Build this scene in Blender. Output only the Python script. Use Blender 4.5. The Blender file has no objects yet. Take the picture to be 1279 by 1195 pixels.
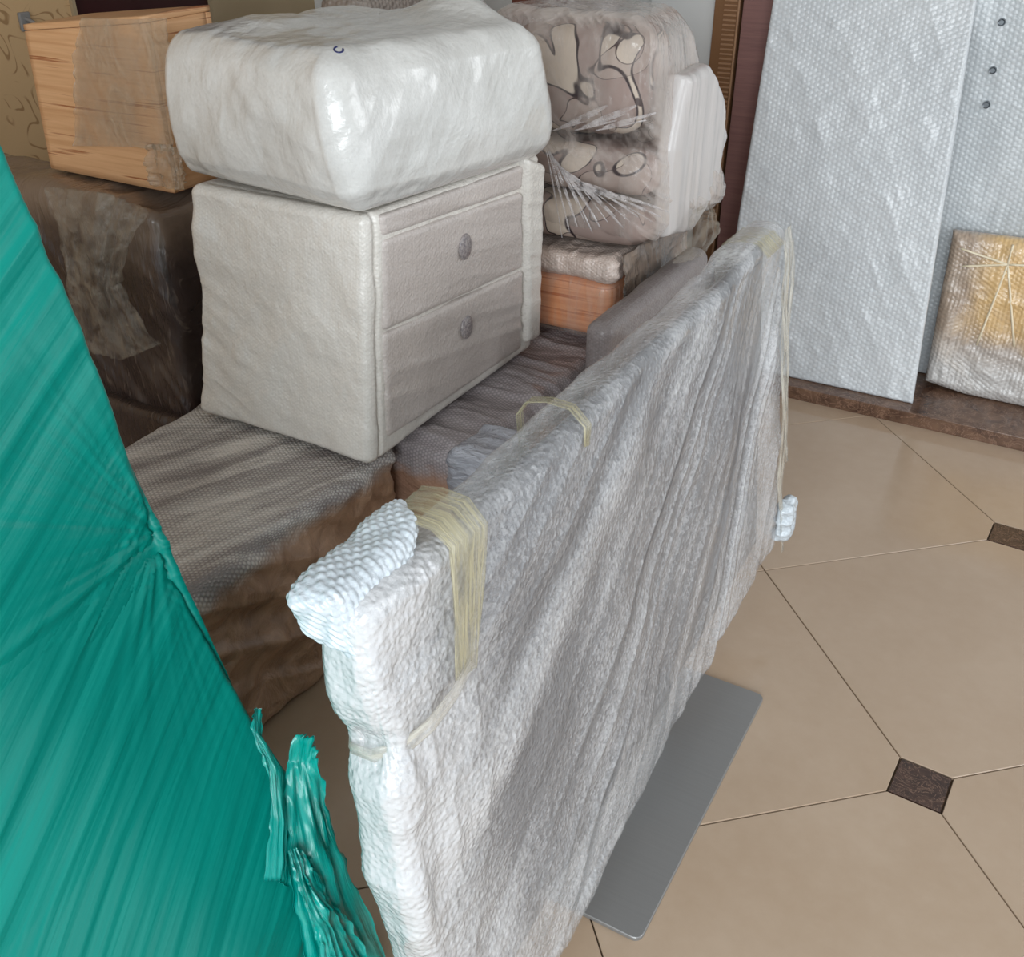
import bpy, bmesh, math, random
import numpy as np
from mathutils import Vector, Matrix
random.seed(7); np.random.seed(7)
S = bpy.context.scene
COL = S.collection

# ------------------------------------------------------------------ camera
F = 1238.1; PITCH = 0.547498; CH = 1.703; YAW = math.radians(30)
cp, sp = math.cos(PITCH), math.sin(PITCH)
FW = Vector((-math.sin(YAW) * cp, math.cos(YAW) * cp, -sp))
RT = Vector((math.cos(YAW), math.sin(YAW), 0)); DN = FW.cross(RT)
cd = bpy.data.cameras.new('camera'); cam = bpy.data.objects.new('camera', cd); COL.objects.link(cam)
M = Matrix((RT, -DN, -FW)).transposed().to_4x4(); M.translation = (0, 0, CH)
cam.matrix_world = M
cd.sensor_fit = 'HORIZONTAL'; cd.sensor_width = 36; cd.lens = F / 1279 * 36
cd.clip_start = 0.02; cd.clip_end = 60
S.camera = cam
S.view_settings.view_transform = 'Standard'; S.view_settings.look = 'None'
S.view_settings.gamma = 1; S.view_settings.use_curve_mapping = False
S.view_settings.exposure = 0.25

# ------------------------------------------------------------------ world and light
W = bpy.data.worlds.new('world'); S.world = W; W.use_nodes = True
W.node_tree.nodes['Background'].inputs[0].default_value = (0.86, 0.93, 1.0, 1)
W.node_tree.nodes['Background'].inputs[1].default_value = 0.62
def area(name, loc, target, sx, sy, power, col):
    l = bpy.data.lights.new(name, 'AREA'); l.shape = 'RECTANGLE'; l.size = sx; l.size_y = sy
    l.energy = power; l.color = col
    o = bpy.data.objects.new(name, l); COL.objects.link(o); o.location = loc
    o.rotation_euler = (Vector(target) - Vector(loc)).to_track_quat('-Z', 'Y').to_euler()
    return o
area('window_daylight', (1.0, -3.2, 2.0), (-0.9, 2.2, 0.6), 3.2, 2.2, 172, (0.90, 0.96, 1.0))
area('side_daylight', (3.4, 2.2, 2.3), (-0.9, 2.4, 0.4), 2.2, 2.0, 44, (0.94, 0.97, 1.0))

# ------------------------------------------------------------------ numpy noise
def _h(ix, iy, iz, seed):
    n = (ix.astype(np.int64) * 374761393 + iy.astype(np.int64) * 668265263 + iz.astype(np.int64) * 2147483647 + seed * 144665) & 0xffffffff
    n = ((n ^ (n >> 13)) * 1274126177) & 0xffffffff
    n = (n ^ (n >> 16)) & 0xffffffff
    n = (n * 2246822519) & 0xffffffff
    n = n ^ (n >> 15)
    return (n & 0xffffff) / float(0xffffff) * 2 - 1
def vn(x, y, z=None, seed=0):
    x = np.asarray(x, float); y = np.asarray(y, float) + x * 0
    z = np.zeros_like(x) if z is None else np.asarray(z, float)
    x0, y0, z0 = np.floor(x), np.floor(y), np.floor(z)
    fx, fy, fz = x - x0, y - y0, z - z0
    fx, fy, fz = [t * t * t * (t * (t * 6 - 15) + 10) for t in (fx, fy, fz)]
    r = 0
    for i in (0, 1):
        for j in (0, 1):
            for k in (0, 1):
                r = r + _h(x0 + i, y0 + j, z0 + k, seed) * (fx if i else 1 - fx) * (fy if j else 1 - fy) * (fz if k else 1 - fz)
    return r
def fbm(x, y, z=None, o=4, seed=0):
    r = 0; a = 1.0; f = 1.0
    for i in range(o):
        r = r + a * vn(x * f, y * f, None if z is None else z * f, seed + i * 17); a *= .5; f *= 2.03
    return r
def ridge(x, y, z=None, o=3, seed=0):
    r = 0; a = 1.0; f = 1.0
    for i in range(o):
        r = r + a * (1 - 2 * np.abs(vn(x * f, y * f, None if z is None else z * f, seed + i * 31))); a *= .5; f *= 2.1
    return r
def hexb(a, b, pitch):
    k = 2 * math.pi / (pitch * .866)
    return (np.cos(k * a) + np.cos(k * (a * .5 + b * .866)) + np.cos(k * (a * .5 - b * .866))) / 3
def sstep(a, b, x):
    t = np.clip((x - a) / (b - a), 0, 1); return t * t * (3 - 2 * t)

# ------------------------------------------------------------------ object helpers
def tag(o, label=None, cat=None, group=None, kind=None):
    if label: o['label'] = label
    if cat: o['category'] = cat
    if group: o['group'] = group
    if kind: o['kind'] = kind
    return o
def link(name, me, mat=None, parent=None, smooth=True):
    o = bpy.data.objects.new(name, me); COL.objects.link(o)
    if mat is not None and not me.materials: me.materials.append(mat)
    if parent is not None: o.parent = parent
    if smooth: me.polygons.foreach_set('use_smooth', [True] * len(me.polygons))
    return o
def mesh_np(name, V, Q, UV=None):
    """V (n,3), Q (m,4) quads, UV (m*4,2)"""
    me = bpy.data.meshes.new(name)
    V = np.ascontiguousarray(V, dtype=np.float32); Q = np.ascontiguousarray(Q, dtype=np.int32)
    me.vertices.add(len(V)); me.vertices.foreach_set('co', V.ravel())
    me.loops.add(Q.size); me.loops.foreach_set('vertex_index', Q.ravel())
    me.polygons.add(len(Q)); me.polygons.foreach_set('loop_start', np.arange(0, Q.size, 4, dtype=np.int32))
    me.update(calc_edges=True); me.validate()
    if UV is not None and len(me.loops) == len(UV):
        l = me.uv_layers.new(name='UVMap'); l.data.foreach_set('uv', np.ascontiguousarray(UV, dtype=np.float32).ravel())
    return me
def empty(name, loc=(0, 0, 0)):
    o = bpy.data.objects.new(name, None); COL.objects.link(o); o.empty_display_size = .05
    o['_loc'] = 0; del o['_loc']
    return o
def box(name, x0, x1, y0, y1, z0, z1, mat, parent=None, bev=0.0, seg=2):
    bm = bmesh.new(); bmesh.ops.create_cube(bm, size=1)
    for v in bm.verts: v.co = Vector(((x0 + x1) / 2 + v.co.x * (x1 - x0), (y0 + y1) / 2 + v.co.y * (y1 - y0), (z0 + z1) / 2 + v.co.z * (z1 - z0)))
    if bev: bmesh.ops.bevel(bm, geom=bm.edges[:], offset=bev, segments=seg, affect='EDGES', profile=.6)
    uv = bm.loops.layers.uv.new('UVMap')
    for f in bm.faces:
        n = f.normal; ax = max(range(3), key=lambda i: abs(n[i]))
        for l in f.loops:
            c = l.vert.co; l[uv].uv = (c.y, c.z) if ax == 0 else (c.x, c.z) if ax == 1 else (c.x, c.y)
    me = bpy.data.meshes.new(name); bm.to_mesh(me); bm.free()
    o = link(name, me, mat, parent, smooth=False)
    return o
def xform(o, m):
    o.data.transform(m); return o

def lumpy(name, corners, mat, parent=None, n=60, r=.03, disp=None, uvs=1.0):
    """rounded box through eight corners [(---),(+--),(++-),(-+-),(--+),(+-+),(+++),(-++)], displaced along its normal"""
    c = np.array(corners, float)
    Lx = np.linalg.norm(c[1] - c[0] + c[2] - c[3] + c[5] - c[4] + c[6] - c[7]) / 4
    Ly = np.linalg.norm(c[3] - c[0] + c[2] - c[1] + c[7] - c[4] + c[6] - c[5]) / 4
    Lz = np.linalg.norm(c[4] - c[0] + c[5] - c[1] + c[6] - c[2] + c[7] - c[3]) / 4
    half = np.array([Lx, Ly, Lz]) / 2
    cnt = [max(6, int(n * 2 * h / (2 * half.max()))) for h in half]
    g = [np.linspace(-1, 1, k + 1) for k in cnt]
    Vs, Qs, UVs, base = [], [], [], 0
    for ax in range(3):
        for sgn in (-1, 1):
            a, b = [(1, 2), (2, 0), (0, 1)][ax]
            A, B = np.meshgrid(g[a], g[b], indexing='ij')
            P = np.zeros(A.shape + (3,)); P[..., a] = A; P[..., b] = B; P[..., ax] = sgn
            na, nb = A.shape; idx = np.arange(na * nb).reshape(na, nb) + base
            q = np.stack([idx[:-1, :-1], idx[1:, :-1], idx[1:, 1:], idx[:-1, 1:]], -1).reshape(-1, 4)
            if sgn < 0: q = q[:, ::-1]
            P = P.reshape(-1, 3)
            ua, ub = (a, b) if ax != 1 else (b, a)
            uvv = np.stack([P[:, ua] * half[ua], P[:, ub] * half[ub]], 1) * uvs + ax * 1.37 + sgn * 2.11
            UVs.append(uvv[(q - base).ravel()])
            Vs.append(P); Qs.append(q); base += na * nb
    P = np.concatenate(Vs); Q = np.concatenate(Qs); UV = np.concatenate(UVs)
    key = np.round(P * 4000).astype(np.int64)
    _, first, inv = np.unique(key, axis=0, return_index=True, return_inverse=True)
    P = P[first]; Q = inv.reshape(-1)[Q]
    rr = min(r, half.min() * .95)
    lp = P * half; inner = np.clip(lp, -(half - rr), half - rr); d = lp - inner
    nn = d / np.maximum(np.linalg.norm(d, axis=1, keepdims=True), 1e-9)
    lp2 = inner + nn * rr; u = lp2 / half
    w = lambda i, s: (1 + s * u[:, i]) / 2
    V = np.zeros_like(P)
    for i, (sx, sy, sz) in enumerate([(-1, -1, -1), (1, -1, -1), (1, 1, -1), (-1, 1, -1), (-1, -1, 1), (1, -1, 1), (1, 1, 1), (-1, 1, 1)]):
        V += c[i] * (w(0, sx) * w(1, sy) * w(2, sz))[:, None]
    axs = np.stack([c[1] - c[0] + c[6] - c[7], c[3] - c[0] + c[6] - c[5], c[4] - c[0] + c[6] - c[2]])
    axs /= np.linalg.norm(axs, axis=1, keepdims=True)
    N = nn @ axs
    if disp is not None: V = V + N * disp(V, N, u)[:, None]
    me = mesh_np(name, V, Q, UV)
    return link(name, me, mat, parent)
def bx8(x0, x1, y0, y1, z0, z1):
    return [(x0, y0, z0), (x1, y0, z0), (x1, y1, z0), (x0, y1, z0), (x0, y0, z1), (x1, y0, z1), (x1, y1, z1), (x0, y1, z1)]

def curve_at(pts, t):
    pts = np.array(pts, float); d = np.r_[0, np.cumsum(np.linalg.norm(np.diff(pts, axis=0), axis=1))]; d /= d[-1]
    return np.stack([np.interp(t, d, pts[:, 0]), np.interp(t, d, pts[:, 1])], -1)
def slab(name, P0, U, Vv, N, bottom, top, left, right, T, r, nu, nv, mat, parent=None, disp=None, back_disp=None, au=1.0, edge_t=.2):
    """closed sheet/panel: four boundary curves in the (s,t) plane, front at N side, thickness T, pillow edges of radius r"""
    P0, U, Vv, N = [np.array(q, float) for q in (P0, U, Vv, N)]
    a = np.linspace(0, 1, nu + 1) ** au; b = np.linspace(0, 1, nv + 1)
    Bt, Tp = curve_at(bottom, a), curve_at(top, a); Lf, Rt = curve_at(left, b), curve_at(right, b)
    A = a[:, None, None]; Bb = b[None, :, None]
    G = (1 - Bb) * Bt[:, None] + Bb * Tp[:, None] + (1 - A) * Lf[None] + A * Rt[None] - (
        (1 - A) * (1 - Bb) * Bt[0] + A * (1 - Bb) * Bt[-1] + (1 - A) * Bb * Tp[0] + A * Bb * Tp[-1])
    W_ = np.linalg.norm(Bt[-1] - Bt[0]); H_ = np.linalg.norm(Lf[-1] - Lf[0])
    e = np.minimum(np.minimum(a, 1 - a)[:, None] * W_, np.minimum(b, 1 - b)[None, :] * H_)
    q = np.clip(e / r, 0, 1); prof = edge_t + (1 - edge_t) * np.sqrt(1 - (1 - q) ** 2)
    s, t = G[..., 0], G[..., 1]
    base = P0 + s[..., None] * U + t[..., None] * Vv
    Ff = base + N * ((prof - 1) * T / 2)[..., None]
    Bk = base - N * ((1 + prof) * T / 2)[..., None]
    if disp is not None:
        dv = disp(s, t, q)
        Ff = Ff + N * dv[..., None]
        ex = U * 0
        Bk = Bk - N * (dv * .5)[..., None]
        # let the rim follow too
    nV = (nu + 1) * (nv + 1); idx = np.arange(nV).reshape(nu + 1, nv + 1)
    f = np.stack([idx[:-1, :-1], idx[1:, :-1], idx[1:, 1:], idx[:-1, 1:]], -1).reshape(-1, 4)
    if np.dot(np.cross(U, Vv), N) < 0: f = f[:, ::-1]
    bk = f[:, ::-1] + nV
    loop = np.r_[idx[:, 0], idx[-1, 1:], idx[-2::-1, -1], idx[0, -2:0:-1]]
    nx = np.roll(loop, -1)
    sd = np.stack([loop, loop + nV, nx + nV, nx], -1)
    if np.dot(np.cross(U, Vv), N) < 0: sd = sd[:, ::-1]
    V = np.concatenate([Ff.reshape(-1, 3), Bk.reshape(-1, 3)]); Q = np.concatenate([f, bk, sd])
    st = np.concatenate([G.reshape(-1, 2), G.reshape(-1, 2) + [0, T]])
    UV = st[Q.ravel()]
    return link(name, mesh_np(name, V, Q, UV), mat, parent)
def ribbon(name, pts, width, mat, parent=None, nrm=None, seg=8, thick=.0012, curl=.0):
    """thin closed strip along 3-D points; widths may be a list; nrm = outward normal(s)"""
    pts = [Vector(p) for p in pts]; n = len(pts)
    ws = width if isinstance(width, (list, tuple)) else [width] * n
    ns = nrm if isinstance(nrm, list) else [Vector(nrm or (1, 0, 0))] * n
    V = []; m = seg
    for i, p in enumerate(pts):
        d = (pts[min(i + 1, n - 1)] - pts[max(i - 1, 0)]).normalized(); N = Vector(ns[i]).normalized(); side = d.cross(N).normalized()
        for k in range(m + 1):
            a = k / m - .5
            V.append(p + side * a * ws[i] + N * (curl * math.cos(a * math.pi) + .0012 * math.sin(k * 2.4 + i * 1.1)))
    V2 = []
    for i in range(n):
        N = Vector(ns[i]).normalized()
        for k in range(m + 1): V2.append(V[i * (m + 1) + k] - N * thick)
    Q = []; o = n * (m + 1)
    for i in range(n - 1):
        for k in range(m):
            a = i * (m + 1) + k; Q.append((a, a + 1, a + m + 2, a + m + 1)); Q.append((o + a + m + 1, o + a + m + 2, o + a + 1, o + a))
        for k in (0, m):
            a = i * (m + 1) + k; q = (a, a + m + 1, o + a + m + 1, o + a); Q.append(q if k == 0 else q[::-1])
    for i in (0, n - 1):
        for k in range(m):
            a = i * (m + 1) + k; q = (a, o + a, o + a + 1, a + 1); Q.append(q if i == 0 else q[::-1])
    uv = []
    for q in Q:
        for v in q:
            vv = v % o; uv.append(((vv % (m + 1)) / m * ws[0], (vv // (m + 1)) * .02))
    return link(name, mesh_np(name, np.array([tuple(v) for v in V + V2]), np.array(Q), np.array(uv)), mat, parent)

# pixel -> point on an axis plane (pixels of the 1279x1195 photograph)
def ray(x, y): return FW + RT * ((x - 639.5) / F) + DN * ((y - 597.5) / F)
def at(x, y, ax, v):
    d = ray(x, y); C0 = Vector((0, 0, CH)); return C0 + d * ((v - C0[ax]) / d[ax])

# ------------------------------------------------------------------ materials
class NT:
    def __init__(s, name):
        s.m = bpy.data.materials.new(name); s.m.use_nodes = True; s.t = s.m.node_tree; s.n = s.t.nodes; s.l = s.t.links
        s.p = s.n['Principled BSDF']; s.out = s.n['Material Output']; s._tc = None
    def tc(s, k='UV'):
        if s._tc is None: s._tc = s.n.new('ShaderNodeTexCoord')
        return s._tc.outputs[k]
    def _in(s, sock, v):
        if hasattr(v, 'is_output') or isinstance(v, bpy.types.NodeSocket): s.l.new(v, sock)
        else: sock.default_value = v
    def math(s, op, a, b=None, c=None):
        n = s.n.new('ShaderNodeMath'); n.operation = op
        for i, v in enumerate((a, b, c)):
            if v is not None: s._in(n.inputs[i], v)
        return n.outputs[0]
    def map(s, src, scale=(1, 1, 1), rot=(0, 0, 0), loc=(0, 0, 0)):
        n = s.n.new('ShaderNodeMapping'); s.l.new(src, n.inputs[0]); n.inputs['Scale'].default_value = scale
        n.inputs['Rotation'].default_value = rot; n.inputs['Location'].default_value = loc; return n.outputs[0]
    def noise(s, v, scale=5, det=3, rough=.5, dist=0):
        n = s.n.new('ShaderNodeTexNoise'); s.l.new(v, n.inputs['Vector']); n.inputs['Scale'].default_value = scale
        n.inputs['Detail'].default_value = det; n.inputs['Roughness'].default_value = rough; n.inputs['Distortion'].default_value = dist
        return n.outputs[0]
    def vor(s, v, scale=5, feature='F1', rnd=1.0, out=0):
        n = s.n.new('ShaderNodeTexVoronoi'); n.feature = feature; s.l.new(v, n.inputs['Vector']); n.inputs['Scale'].default_value = scale
        n.inputs['Randomness'].default_value = rnd; return n.outputs[out]
    def ramp(s, f, stops, interp='LINEAR'):
        n = s.n.new('ShaderNodeValToRGB'); n.color_ramp.interpolation = interp; e = n.color_ramp.elements
        while len(e) < len(stops): e.new(.5)
        for i, (p, c) in enumerate(stops):
            e[i].position = p; e[i].color = c if len(c) == 4 else (*c, 1)
        s._in(n.inputs[0], f); return n.outputs[0]
    def mix(s, f, a, b, mode='MIX'):
        n = s.n.new('ShaderNodeMix'); n.data_type = 'RGBA'; n.blend_type = mode
        s._in(n.inputs[0], f)
        for i, v in ((6, a), (7, b)):
            if isinstance(v, tuple) and len(v) == 3: v = (*v, 1)
            s._in(n.inputs[i], v)
        return n.outputs[2]
    def aniso(s, v, deg, along, across):
        return s.map(s.map(v, (1, 1, 1), (0, 0, -math.radians(deg))), (along, across, 1))
    def xyz(s, v):
        n = s.n.new('ShaderNodeSeparateXYZ'); s.l.new(v, n.inputs[0]); return n.outputs
    def bump(s, h, strength=.3, dist=.01, prev=None):
        n = s.n.new('ShaderNodeBump'); n.inputs['Strength'].default_value = strength; n.inputs['Distance'].default_value = dist
        s._in(n.inputs['Height'], h)
        if prev is not None: s.l.new(prev, n.inputs['Normal'])
        return n.outputs[0]
    def hexd(s, uv, pitch, warp=.15):
        """hexagonal field of bubbles, 0..1"""
        w = s.n.new('ShaderNodeTexNoise'); s.l.new(uv, w.inputs['Vector']); w.inputs['Scale'].default_value = 6; w.inputs['Detail'].default_value = 2
        vm = s.n.new('ShaderNodeVectorMath'); vm.operation = 'MULTIPLY_ADD'; s.l.new(w.outputs[1], vm.inputs[0])
        vm.inputs[1].default_value = (pitch * warp * 10,) * 3; s.l.new(uv, vm.inputs[2])
        o = s.xyz(vm.outputs[0]); k = 2 * math.pi / (pitch * .866); x, y = o[0], o[1]
        a = s.math('COSINE', s.math('MULTIPLY', x, k)); hx = s.math('MULTIPLY', x, k * .5); hy = s.math('MULTIPLY', y, k * .866)
        b = s.math('COSINE', s.math('ADD', hx, hy)); c = s.math('COSINE', s.math('SUBTRACT', hx, hy))
        t = s.math('ADD', s.math('ADD', a, b), c)
        return s.math('SMOOTH_MIN', s.math('MULTIPLY_ADD', t, .222, .333), .75, .2)
    def set(s, col=None, rough=.5, norm=None, spec=.5, coat=0, metal=0, sheen=0, trans_w=None):
        if col is not None: s._in(s.p.inputs['Base Color'], (*col, 1) if isinstance(col, tuple) and len(col) == 3 else col)
        s._in(s.p.inputs['Roughness'], rough); s.p.inputs['Specular IOR Level'].default_value = spec
        s.p.inputs['Coat Weight'].default_value = coat; s.p.inputs['Coat Roughness'].default_value = .15
        s.p.inputs['Metallic'].default_value = metal
        if norm is not None: s.l.new(norm, s.p.inputs['Normal'])
        return s.m
    def film(s, fac):
        """let the thing underneath show through: transparent where fac is low"""
        tr = s.n.new('ShaderNodeBsdfTransparent'); mx = s.n.new('ShaderNodeMixShader')
        s._in(mx.inputs[0], fac); s.l.new(tr.outputs[0], mx.inputs[1]); s.l.new(s.p.outputs[0], mx.inputs[2])
        s.l.new(mx.outputs[0], s.out.inputs[0]); return s.m
def srgb(r, g, b):
    f = lambda c: (c / 255 / 12.92) if c / 255 <= .04045 else ((c / 255 + .055) / 1.055) ** 2.4
    return (f(r), f(g), f(b))

def _unused(): pass
def bubble_mat(name, c1, c2, pitch=.010, hexs=.5, rough=.28, warp=.12, wr=.5, mott=7, coat=.4):
    s = NT(name); uv = s.tc('UV'); ob = s.tc('Object')
    h = s.math('MULTIPLY_ADD', s.hexd(uv, pitch, warp), .45, s.math('MULTIPLY', s.vor(ob, .9 / pitch, 'SMOOTH_F1', 1.0), .8))
    n1 = s.noise(ob, mott, 4, .6); n2 = s.noise(ob, 110, 3, .7)
    f = s.math('MULTIPLY_ADD', h, .45, s.math('MULTIPLY', n1, .6))
    col = s.mix(s.ramp(f, [(.25, (0, 0, 0)), (.85, (1, 1, 1))]), c1, c2)
    b = s.bump(h, hexs, pitch * .35)
    b = s.bump(n2, wr, .004, b)
    return s.set(col, rough, b, .5, coat)
def smooth_wrap(name, c1, c2, rough=.3, coat=.35, cloth=.35, sc=(3, 14, 5), glint=.6):
    s = NT(name); ob = s.tc('Object')
    n1 = s.noise(ob, 4, 4, .6); n2 = s.noise(s.map(ob, sc), 6, 4, .65, .6); n3 = s.noise(ob, 160, 2, .6)
    col = s.mix(s.ramp(s.math('ADD', s.math('MULTIPLY', n1, .6), s.math('MULTIPLY', n3, .4)), [(.3, (0, 0, 0)), (.7, (1, 1, 1))]), c1, c2)
    b = s.bump(n2, glint, .012); b = s.bump(n3, cloth, .003, b)
    return s.set(col, rough, b, .5, coat)
def film_mat(name, col, fac0=.12, fac1=.7, sc=(2, 30, 8), rot=(0, 0, 0), rough=.12, scale=4, lo=.45, hi=.75, layered=False):
    s = NT(name); ob = s.tc('Object'); v = s.map(ob, sc, rot)
    n1 = s.noise(v, scale, 4, .62, .5); n2 = s.noise(ob, 9, 3, .5)
    f = s.math('MULTIPLY_ADD', n2, .3, s.math('MULTIPLY', n1, .85))
    r = s.ramp(f, [(lo, (fac0,) * 3), (hi, (fac1,) * 3)])
    b = s.bump(n1, .9, .02)
    if layered:
        N_ = s.xyz(s.n.new('ShaderNodeNewGeometry').outputs['Normal'])
        e = s.math('MAXIMUM', N_[2], s.math('MULTIPLY', N_[0], .8)); r = s.math('MAXIMUM', r, s.math('MULTIPLY', s.ramp(e, [(.35, (0, 0, 0)), (.8, (1, 1, 1))]), s.math('MULTIPLY_ADD', n1, .7, .38)))
    s.set(col, rough, b, .6, .3); return s.film(r)

# ================================================================== SETTING
grout = NT('grout'); grout.set(srgb(84, 66, 48), .8); grout = grout.m
def tile_mat():
    s = NT('cream_tile'); ob = s.tc('Object'); n = s.noise(ob, 2.2, 5, .6); n2 = s.noise(ob, 25, 4, .6)
    oi = s.n.new('ShaderNodeObjectInfo').outputs['Random']
    c = s.mix(s.ramp(s.math('MULTIPLY_ADD', n2, .25, s.math('MULTIPLY', n, .8)), [(.35, (0, 0, 0)), (.7, (1, 1, 1))]), srgb(179, 155, 131), srgb(190, 168, 146))
    c = s.mix(s.math('MULTIPLY', oi, .35), c, srgb(174, 149, 125))
    return s.set(c, .13, s.bump(s.noise(ob, 6, 2), .02, .01), .5)
M_tile = tile_mat()
def marble(name, a, b, rough=.12, sc=9):
    s = NT(name); ob = s.tc('Object'); n = s.noise(ob, sc, 6, .68, 1.2); v = s.noise(s.map(ob, (1, 1, 1), (0, 0, .7)), sc * 1.6, 5, .6, 2.5)
    vein = s.ramp(s.math('ABSOLUTE', s.math('SUBTRACT', v, .5)), [(0, (1, 1, 1)), (.025, (0, 0, 0))])
    c = s.mix(s.ramp(n, [(.3, (0, 0, 0)), (.7, (1, 1, 1))]), a, b)
    c = s.mix(s.math('MULTIPLY', vein, .5), c, srgb(168, 132, 110))
    return s.set(c, rough, None, .5)
M_insert = marble('dark_marble', srgb(38, 26, 23), srgb(84, 60, 50), .16, 16)
M_ledge = marble('brown_marble', srgb(70, 48, 38), srgb(128, 98, 78), .18, 8)

floor = box('floor', -3.3, 2.2, -1.2, 3.9, -.08, -.0075, grout); tag(floor, kind='structure')
O = Vector((-.517, 2.344, 0)); ga = math.radians(42.3)
D1 = Vector((math.cos(ga), math.sin(ga), 0)) * .797; D2 = Vector((math.sin(ga), -math.cos(ga), 0)) * .801
def poly_slab(name, pts, z0, z1, bev=.0012):
    bm = bmesh.new(); vs = [bm.verts.new((p.x, p.y, z0)) for p in pts]; f = bm.faces.new(vs)
    if f.normal.z < 0: f.normal_flip()
    bm.normal_update()
    if f.normal.z < 0: bmesh.ops.reverse_faces(bm, faces=[f])
    r = bmesh.ops.extrude_face_region(bm, geom=[f]); top = [e for e in r['geom'] if isinstance(e, bmesh.types.BMVert)]
    for v in top: v.co.z = z1
    te = [e for e in bm.edges if all(v in top for v in e.verts)]
    bmesh.ops.bevel(bm, geom=te, offset=bev, segments=1, affect='EDGES')
    bmesh.ops.recalc_face_normals(bm, faces=bm.faces)
    me = bpy.data.meshes.new(name); bm.to_mesh(me); bm.free(); return me
r_in = .0795; g = .0016
u1, u2 = D1.normalized(), D2.normalized(); L1, L2 = D1.length, D2.length
def tile_mesh(par):
    # corners of the cell relative to its (i,j) node; the corners whose i+j is odd are cut for the dark insert
    pts = []
    for k, (a, b) in enumerate([(0, 0), (1, 0), (1, 1), (0, 1)]):
        c = u1 * (L1 - g if a else g) + u2 * (L2 - g if b else g)
        if (a + b + par) % 2:
            s1 = u1 * (-1 if a else 1) * r_in; s2 = u2 * (-1 if b else 1) * r_in
            first, second = (c + s2, c + s1) if k % 2 == 0 else (c + s1, c + s2)
            # keep walking order
            if k == 0: first, second = c + s2, c + s1
            if k == 1: first, second = c + s1, c + s2
            if k == 2: first, second = c + s2, c + s1
            if k == 3: first, second = c + s1, c + s2
            pts += [first, second]
        else: pts.append(c)
    return poly_slab('tile', pts, -.0075, 0)
TM = [tile_mesh(0), tile_mesh(1)]
for m_ in TM: m_.materials.append(M_tile)
ri = r_in - g * 1.6
IM = poly_slab('tile_insert', [u1 * ri, u2 * ri, -u1 * ri, -u2 * ri], -.0075, -.0003); IM.materials.append(M_insert)
for i in range(-6, 6):
    for j in range(-4, 8):
        n0 = O + D1 * i + D2 * j; c = n0 + (D1 + D2) * .5
        if -3.1 < c.x < 1.9 and -1.0 < c.y < 3.55:
            t = bpy.data.objects.new('tile', TM[(i + j) % 2]); COL.objects.link(t); t.parent = floor; t.location = n0
        if (i + j) % 2 and -3.2 < n0.x < 2.1 and -1.1 < n0.y < 3.42:
            t = bpy.data.objects.new('tile_insert', IM); COL.objects.link(t); t.parent = floor; t.location = n0

ledge = box('trim_1', -1.62, 2.2, 3.457, 3.9, 0, .05, M_ledge, None, .002); tag(ledge, kind='structure')

def wallpaper():
    s = NT('damask_wallpaper'); ob = s.tc('Object')
    x = s.xyz(ob); yz = s.n.new('ShaderNodeCombineXYZ'); s.l.new(x[1], yz.inputs[0]); s.l.new(x[2], yz.inputs[1]); v = yz.outputs[0]
    n1 = s.noise(v, 4.2, 0, .5, 2.2); n2 = s.noise(v, 7.0, 0, .5, 1.4)
    k = s.math('ABSOLUTE', s.math('SINE', s.math('MULTIPLY', n1, 17)))
    f = s.ramp(k, [(.18, (1, 1, 1)), (.34, (0, 0, 0))]); big = s.ramp(n2, [(.42, (0, 0, 0)), (.52, (1, 1, 1))])
    c = s.mix(s.math('MULTIPLY', s.math('MULTIPLY', f, big), .8), srgb(196, 162, 120), srgb(146, 110, 72))
    return s.set(c, .5, s.bump(f, .1, .002), .3)
M_wp = wallpaper()
pm = NT('plaster'); pm.set(pm.mix(pm.noise(pm.tc('Object'), 5, 3), srgb(150, 130, 100), srgb(170, 150, 120)), .8); M_pl = pm.m
wl = box('wall_left', -3.45, -3.3, -1.2, 2.575, 0, 2.7, M_wp); tag(wl, kind='structure')
wl2 = box('wall_left_inner', -3.45, -3.3, 3.26, 3.9, 0, 2.7, M_pl); tag(wl2, kind='structure')
dm = NT('maroon_lacquer'); dm.set(dm.mix(dm.noise(dm.map(dm.tc('Object'), (1, 1, .1)), 8, 3), srgb(44, 16, 18), srgb(60, 24, 24)), .3); M_mar = dm.m
tr = box('trim_2', -3.42, -3.285, 2.575, 2.59, 0, 2.6, M_pl); tag(tr, kind='structure')
dl = box('door_1', -3.42, -3.32, 2.59, 3.26, 0, 2.5, M_mar, None, .004); tag(dl, kind='structure')
for k in range(2): box('door_panel', -3.325, -3.312, 2.68, 3.17, .15 + k * 1.2, 1.2 + k * 1.2, M_mar, dl, .006)
gp = NT('painted_wall'); gp.set(gp.mix(gp.noise(gp.tc('Object'), 3, 3), srgb(205, 205, 203), srgb(220, 220, 218)), .6); M_wall = gp.m
wb = box('wall_back', -3.45, 2.2, 3.9, 4.05, 0, 2.7, M_wall); tag(wb, kind='structure')
cl = box('ceiling', -3.45, 2.2, -.2, 4.05, 2.7, 2.8, M_wall); tag(cl, kind='structure')

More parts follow.
